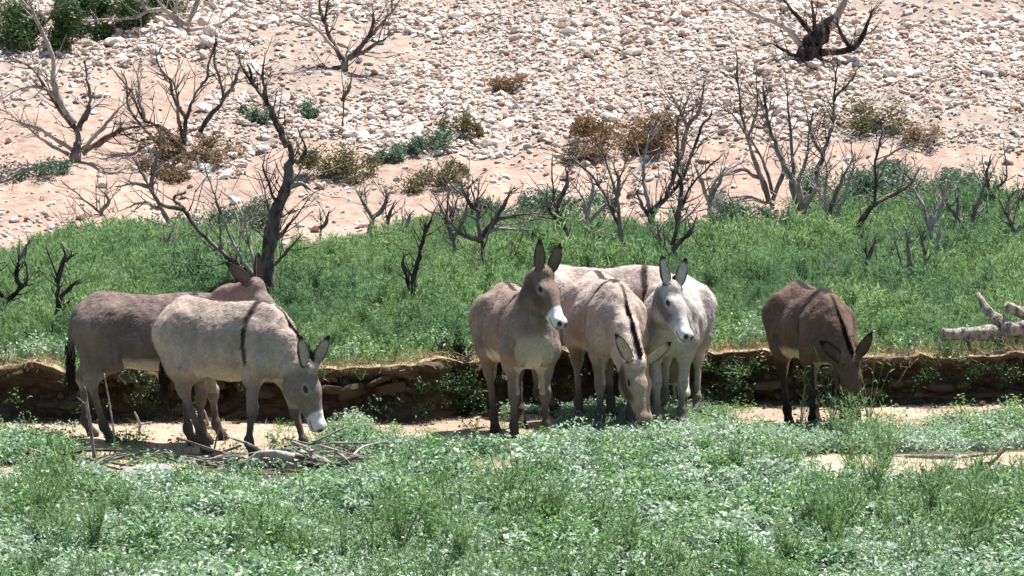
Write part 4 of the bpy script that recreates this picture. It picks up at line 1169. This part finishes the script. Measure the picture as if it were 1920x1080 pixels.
    wh = sstep(.03, -.01, G['d'] - np.minimum(G['n'], G['t'])) * sstep(-.04, .05, hx) * sstep(.08, .05, G['d'])
    wl = sstep(.02, -.02, G['l'] - G['t']) * (z < .62)
    # fur clumps in the shape of the coat
    fz = fbm(x * 26, y * 26, z * 18, 3, 300 + seed); fz2 = fbm(x * 8 + 3, y * 8, z * 6, 2, 310 + seed)
    body_w = np.where(is_ear | (z < .45), 0, 1) * (1 - wh)
    # bones and muscles under the coat
    def bmp(cx, cy, cz, rx, ry, rz, a): return a * np.exp(-((x - cx) / rx) ** 2 - ((np.abs(y) - cy) / ry) ** 2 - ((z - cz) / rz) ** 2)
    form = (bmp(-.34, .17, .98, .06, .08, .05, .020) + bmp(-.20, .24, .86, .08, .12, .10, -.034) + bmp(-.60, .07, .93, .05, .06, .06, .014)
            + bmp(-.22, .22, .66, .035, .10, .10, -.022) + bmp(.17, .22, .74, .035, .12, .16, -.020) + bmp(.30, .18, .86, .05, .10, .13, .014)
            + bmp(.42, .14, .90, .03, .10, .12, -.020) + bmp(.44, .0, .66, .05, .025, .12, -.022) + bmp(.36, .14, .70, .06, .08, .05, .016)
            + bmp(-.46, .16, .70, .05, .10, .12, .014) + bmp(-.38, .18, .66, .022, .10, .12, -.010))
    form = form + .006 * np.sin(x * 62 + 4 * z) * np.exp(-((x + .02) / .14) ** 2 - ((z - .80) / .10) ** 2)
    V = V + NV * (form * (1 - wh) * (G['n'] > -.09) * (~is_ear))[:, None]
    V = V + NV * ((.0065 * fz + .0105 * fz2) * body_w)[:, None]
    coat = np.array(coat); belly = np.array(belly); leg = np.array(leg if leg is not None else coat * .95); muz = np.array(muz); dark = np.array(dark)
    face = np.array(face if face is not None else coat * .8)
    fz4 = fbm(x * 3.2 + 5, y * 3.2, z * 3.6, 3, 330 + seed)
    c = np.repeat(coat[None], len(V), 0) * (1 + .20 * fz2 + .16 * fz + .32 * fz4)[:, None]
    brk = np.clip(1.05 + .4 * fz + .3 * fz2, .65, 1)
    def put(col, wgt):
        nonlocal c
        wgt = np.clip(wgt, 0, 1)[:, None]; c = c * (1 - wgt) + np.asarray(col) * wgt
    trunk = (1 - wh) * (G['n'] > -.05)
    bz = .618 + .03 * fz2 + .02 * noise3(x * 5, y * 2, 0., 7)
    put(belly, sstep(bz + .03, bz - .03, z) * (x > -.42) * (x < .42) * (G['t'] < .05))
    put(belly, sstep(.70, .58, z) * sstep(.09, .04, np.abs(y)) * (z > .5) * (G['t'] < .01) * (G['n'] > .0))                 # between the legs
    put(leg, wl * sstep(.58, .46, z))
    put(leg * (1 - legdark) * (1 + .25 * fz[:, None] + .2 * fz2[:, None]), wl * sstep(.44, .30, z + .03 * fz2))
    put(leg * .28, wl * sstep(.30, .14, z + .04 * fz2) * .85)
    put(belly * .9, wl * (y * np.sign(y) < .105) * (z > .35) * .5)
    put(dark * 1.3, sstep(.035, .02, np.where(G['h'] < 8, G['h'] + .012, 9)) * (z < .06))
    # cross: dorsal line and shoulder stripes
    top = (NV[:, 2] > .1)
    put(dark, stripe * sstep(.024 * sw, .012 * sw, np.abs(y)) * top * (x < .36) * (z > .9) * brk)
    sx = .27 + .05 * (1.0 - z) + .012 * noise3(y * 9, z * 9, 0., 9)
    put(dark, stripe * sstep(.036 * sw, .014 * sw, np.abs(x - sx + .008 * fz)) * sstep(.64, .70, z) * (G['d'] > .05) * (1 - wl) * brk * ((x - sx) ** 2 < .01))
    # neck: thin dark crest under the mane
    tn = nrm(pt1 - nb1); q_ = V - nb1; ln = np.linalg.norm(pt1 - nb1); tt = (q_ @ tn); crest = nrm((nb1 - nb2) + (pt1 - pt2) * 1.0); crest = nrm(crest - tn * crest.dot(tn))
    latn = np.cross(tn, crest)
    side = np.abs(q_ @ latn); upv = q_ @ crest
    put(dark, sstep(.020, .010, side) * (upv > .02) * (tt > -.05) * (tt < ln + .02) * .9 * (G['d'] > 0.01))
    if neckc is not None: put(np.array(neckc), sstep(.05, .01, G['n']) * sstep(.36, .46, x + .03 * fz2) * sstep(.72, .88, z + .04 * fz2) * .9)
    put(belly * .9, (wh < .3) * (G['t'] < .03) * sstep(.44, .50, x) * sstep(.84, .74, z) * sstep(.50, .56, z) * (.0 if seed == 7 else .55))
    # head colours
    put(face * (1 + .12 * fz[:, None]), wh)
    if mask is not None: put(mask, wh * sstep(-.04, -.09, hz) * sstep(.33, .25, hx))
    put(muz, wh * sstep(.315 + .02, .345 + .02, hx + .25 * (hz + .07) + .01 * fz))
    put(face * 1.25, wh * sstep(-.13, -.17, hz) * sstep(.05, .2, hx) * .5)
    for q in (1, -1):
        ec = np.array([.165, .080 * q, -.048]); dd = np.linalg.norm(np.stack([hx, hy, hz], 1) - ec, axis=1)
        dd = np.sqrt(((hx - ec[0]) * .75) ** 2 + (hy - ec[1]) ** 2 + ((hz - ec[2]) * 1.25) ** 2); put(face * .55 + muz * .30, wh * sstep(.050, .026, dd) * .8)
        put(dark, wh * sstep(.027, .019, dd))
        nc = np.array([.480, .030 * q, -.062]); dd = np.linalg.norm((np.stack([hx, hy, hz], 1) - nc) * [.7, 1, 1], axis=1)
        put(dark * 1.5, sstep(.024, .014, dd) * wh)
    put(dark * 2.2, wh * sstep(.475, .490, hx) * .6)
    put(dark * 2, wh * sstep(.008, .004, np.abs(hz + .108 + .02 * (hx - .4))) * (hx > .39) * .9)
    # ears
    for fr in ear_fr:
        t_ = ((V - fr[0]) @ fr[1]) / EL; o_ = (V - fr[0]) @ fr[2]
        e_ = (ear_sdf(V, fr) < .009) & (t_ > .04)
        inn = e_ & (np.abs(ear_sdf(V, fr, True)) < .010) & (NV @ fr[2] > .05)
        put(coat * .9, e_ * 1.)
        put(np.array(earin) if earin is not None else coat * .62, inn * .9)
        rimw = e_ * sstep(.72, .86, t_); put(dark, rimw)
        lat_ = np.abs((V - fr[0]) @ fr[3]); Wt = .044 * np.clip(np.sin(math.pi * (.16 + .84 * np.clip(t_, 0, 1))), 0, 1) ** .75
        put(dark, e_ * sstep(.62, .9, lat_ / (Wt + 1e-4)) * .85)
        put(dark, e_ * sstep(.16, .06, t_) * (~inn) * .5)
    c = np.clip(c, .012, .85)
    Vw = V * s
    root = empty('donkey', org, label, 'donkey', 'wild donkeys grazing by the earth bank', (0, 0, th))
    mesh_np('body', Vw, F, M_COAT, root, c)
    # eyes
    eye_m = bpy.data.materials.get('donkey_eye')
    if eye_m is None:
        eye_m, t_, b_ = new_mat('donkey_eye', .12, .6); b_.inputs['Base Color'].default_value = (.012, .008, .006, 1)
    import bmesh
    for q in (1, -1):
        bm = bmesh.new(); bmesh.ops.create_uvsphere(bm, u_segments=14, v_segments=10, radius=.019)
        me = bpy.data.meshes.new('eye'); bm.to_mesh(me); bm.free(); me.materials.append(eye_m)
        for p in me.polygons: p.use_smooth = True
        e = bpy.data.objects.new('eye', me); COL.objects.link(e); e.parent = root; e.location = hp(.165, .072 * q, -.052) * s; e.scale = (s, s, s)
    g = np.random.default_rng(900 + seed)
    def strands(name, B, Dv, Ln, Wd, Cc, mat=M_FUR, Nn=None):
        B = np.asarray(B); Dv = Dv / (np.linalg.norm(Dv, axis=1)[:, None] + 1e-9)
        S_ = np.cross(Dv, g.normal(size=Dv.shape) if Nn is None else Nn + g.normal(0, .25, Dv.shape)); S_ /= np.linalg.norm(S_, axis=1)[:, None] + 1e-9
        W = np.asarray(Wd)[:, None] if np.ndim(Wd) else Wd
        Vv = np.stack([B - S_ * W / 2, B + S_ * W / 2, B + Dv * np.asarray(Ln)[:, None]], 1).reshape(-1, 3) * s
        Ff = np.arange(len(Vv)).reshape(-1, 3)
        o = mesh_np(name, Vv, Ff, mat, root, np.repeat(Cc, 3, 0), smooth=False); return o
    # mane: short upright hair along the crest
    k = 900; t_ = g.random(k); base = np.where((t_ < .5)[:, None], nb1 + (mid1 - nb1) * (t_ * 2)[:, None], mid1 + (pt1 - mid1) * (t_ * 2 - 1)[:, None])
    rad = np.interp(t_, [0, .5, 1], [.115, .085, .075]); B = base + crest * (rad - .012)[:, None] + latn * g.normal(0, .006, k)[:, None]
    m1 = strands('mane', B, crest + tn * g.normal(.1, .22, k)[:, None] + latn * g.normal(0, .10, k)[:, None], g.uniform(.035, .070, k), .007, np.clip(dark * g.uniform(.7, 1.6, (k, 1)), .01, .2))
    # forelock between the ears
    k2 = 160; B2 = np.array([hp(g.uniform(-.02, .05), g.normal(0, .02), .012) for _ in range(k2)])
    strands('forelock', B2, hd * .8 + up * .35 + g.normal(0, .25, (k2, 3)), g.uniform(.03, .06, k2), .006, np.clip(dark * g.uniform(.8, 2.0, (k2, 1)), .01, .2))
    k3 = 500; zt = g.uniform(.50, .74, k3)
    B3 = np.stack([-.672 + g.normal(0, .012, k3), g.normal(0, .014, k3), zt], 1)
    strands('tail_tuft', B3, np.array([-.06, 0, -1.]) + g.normal(0, .09, (k3, 3)), g.uniform(.12, .26, k3), .008, np.clip(dark * g.uniform(.6, 1.5, (k3, 1)), .008, .1))
    # coat hair
    nf = 22000
    ar = np.linalg.norm(fn_, axis=1); ar = ar / ar.sum()
    fi = g.choice(len(F), nf, p=ar); B4 = V[F[fi, 0]]; N4 = NV[F[fi, 0]]; C4 = c[F[fi, 0]]
    wz = (B4[:, 2] > .50) & ~is_ear[F[fi, 0]] & (wh[F[fi, 0]] < .3)
    flow = np.array([-.75, 0, -.55]) + np.stack([noise3(*(B4 * 7).T, 5), noise3(*(B4 * 7).T, 6), noise3(*(B4 * 7).T, 7)], 1) * .9
    flow = flow - N4 * (flow * N4).sum(1)[:, None]
    Dv = flow / (np.linalg.norm(flow, axis=1)[:, None] + 1e-9) + N4 * g.uniform(.08, .30, nf)[:, None]
    ln_ = np.where(wz, g.uniform(.018, .042, nf), g.uniform(.006, .012, nf))
    keep = (B4[:, 2] > .12) & ~is_ear[F[fi, 0]]
    strands('coat_hair', (B4 - N4 * .002)[keep], Dv[keep], ln_[keep], .0045, np.clip(C4 * g.uniform(.78, 1.35, (nf, 1)), .01, .85)[keep], Nn=N4[keep])['kind'] = 'stuff'
    return root

# 1 dark donkey standing sideways at the far left
donkey('brownish grey donkey standing side on outermost left, head behind another donkey', 302, -.30, -8, (480, 530, -.50), (548, 614, -.70), (.75, -.35, .6),
       ((-.05, .1, 1, .6, -.7, 0), (-.75, -.2, .7, .1, -1, 0)), {'HR': (.10, 0), 'HL': (-.10, 0), 'FR': (-.02, 0), 'FL': (.05, 0)},
       (.19, .14, .122), (.54, .49, .38), s=.98, leg=(.26, .21, .18), seed=1, legdark=.3, face=(.20, .15, .125))
# 2 pale donkey grazing
donkey('pale grey donkey with a dark shoulder stripe grazing head down on the left', 440, -.95, -40, (583, 684, -1.45), (622, 812, -1.52), (.75, -.35, .45),
       ((.38, -.10, .75, .3, -.9, .2), (-.15, -.25, .95, .5, -.8, 0)), {'HR': (.30, 0), 'HL': (-.08, 0), 'FR': (-.10, 0), 'FL': (.22, 0)},
       (.44, .35, .295), (.60, .52, .41), s=1.0, leg=(.26, .21, .18), fat=1.0, sw=1.25, seed=2, legdark=.5, face=(.22, .17, .145), earin=(.42, .36, .30))
# 3 alert donkey
donkey('alert brown grey donkey, ears up and muzzle white, looking to the right', 973, .10, -77, (1022, 508, -.35), (1066, 600, -.62), (.72, -.58, .35),
       ((.36, .05, 1, .0, -1, 0), (.02, -.05, 1, .3, -.9, 0)), {'HR': (.22, 0), 'HL': (.0, 0), 'FR': (.0, 0), 'FL': (.04, 0)},
       (.27, .20, .165), (.62, .54, .43), s=.98, neckc=(.17, .125, .105), leg=(.20, .155, .13), seed=3, legdark=.3, face=(.19, .135, .11), mask=(.10, .072, .062), muz=(.74, .72, .70), fat=.88, sw=1.2)
# 4 grazing donkey seen from the front
donkey('pale donkey facing forward, grazing, a clear dark cross on its back', 1138, .55, -80, (1198, 676, -.38), (1222, 790, -.60), (.50, -.82, .3),
       ((.75, -.05, .62, .1, -1, .1), (-.40, -.1, .75, .3, -.9, 0)), {'HR': (.05, 0), 'HL': (.0, 0), 'FR': (.0, 0), 'FL': (-.05, 0)},
       (.42, .34, .29), (.60, .52, .41), s=1.0, leg=(.24, .20, .175), fat=1.03, seed=4, sw=1.5, face=(.36, .26, .19), muz=(.30, .21, .16), earin=(.5, .36, .24), mask=(.09, .065, .055))
# 5 hidden donkey behind
donkey('pale fawn donkey standing behind the others with only its long back in view', 1143, 1.45, -4, (1285, 630, 1.62), (1300, 735, 1.52), (.7, -.2, .5),
       ((.4, .3, .5), (.2, -.3, .5)), {'HR': (.05, 0), 'HL': (-.05, 0), 'FR': (.0, 0), 'FL': (.05, 0)},
       (.43, .35, .30), (.60, .52, .41), s=1.0, seed=5)
# 6 white faced grey donkey
donkey('light grey donkey with a whitish face standing rightmost in the close group', 1264, .80, -98, (1262, 535, .12), (1304, 628, -.16), (.70, -.62, .30),
       ((.26, .10, .95, .1, -1, 0), (-.16, -.05, .95, .5, -.8, 0)), {'HR': (.0, 0), 'HL': (.0, 0), 'FR': (.02, .03), 'FL': (.0, -.02)},
       (.44, .39, .355), (.60, .54, .46), s=.96, leg=(.42, .38, .34), seed=6, stripe=.0, face=(.46, .42, .40), mask=(.15, .13, .13), muz=(.72, .70, .68), fat=.92, earin=(.5, .45, .42))
# 7 dark brown donkey
donkey('dark brown donkey with a black cross on its shoulders grazing alone on the right', 1526, .45, -76, (1594, 672, -.20), (1608, 784, -.27), (.25, -.9, .25),
       ((.42, .0, .75, .1, -1, 0), (-.42, .30, .35, .2, -1, .1)), {'HR': (.22, 0), 'HL': (.12, 0), 'FR': (.0, 0), 'FL': (.05, 0)},
       (.135, .088, .068), (.60, .50, .33), s=.95, leg=(.045, .032, .028), fat=.95, seed=7, sw=1.8, dark=(.011, .008, .007), face=(.10, .062, .05), muz=(.08, .055, .045))
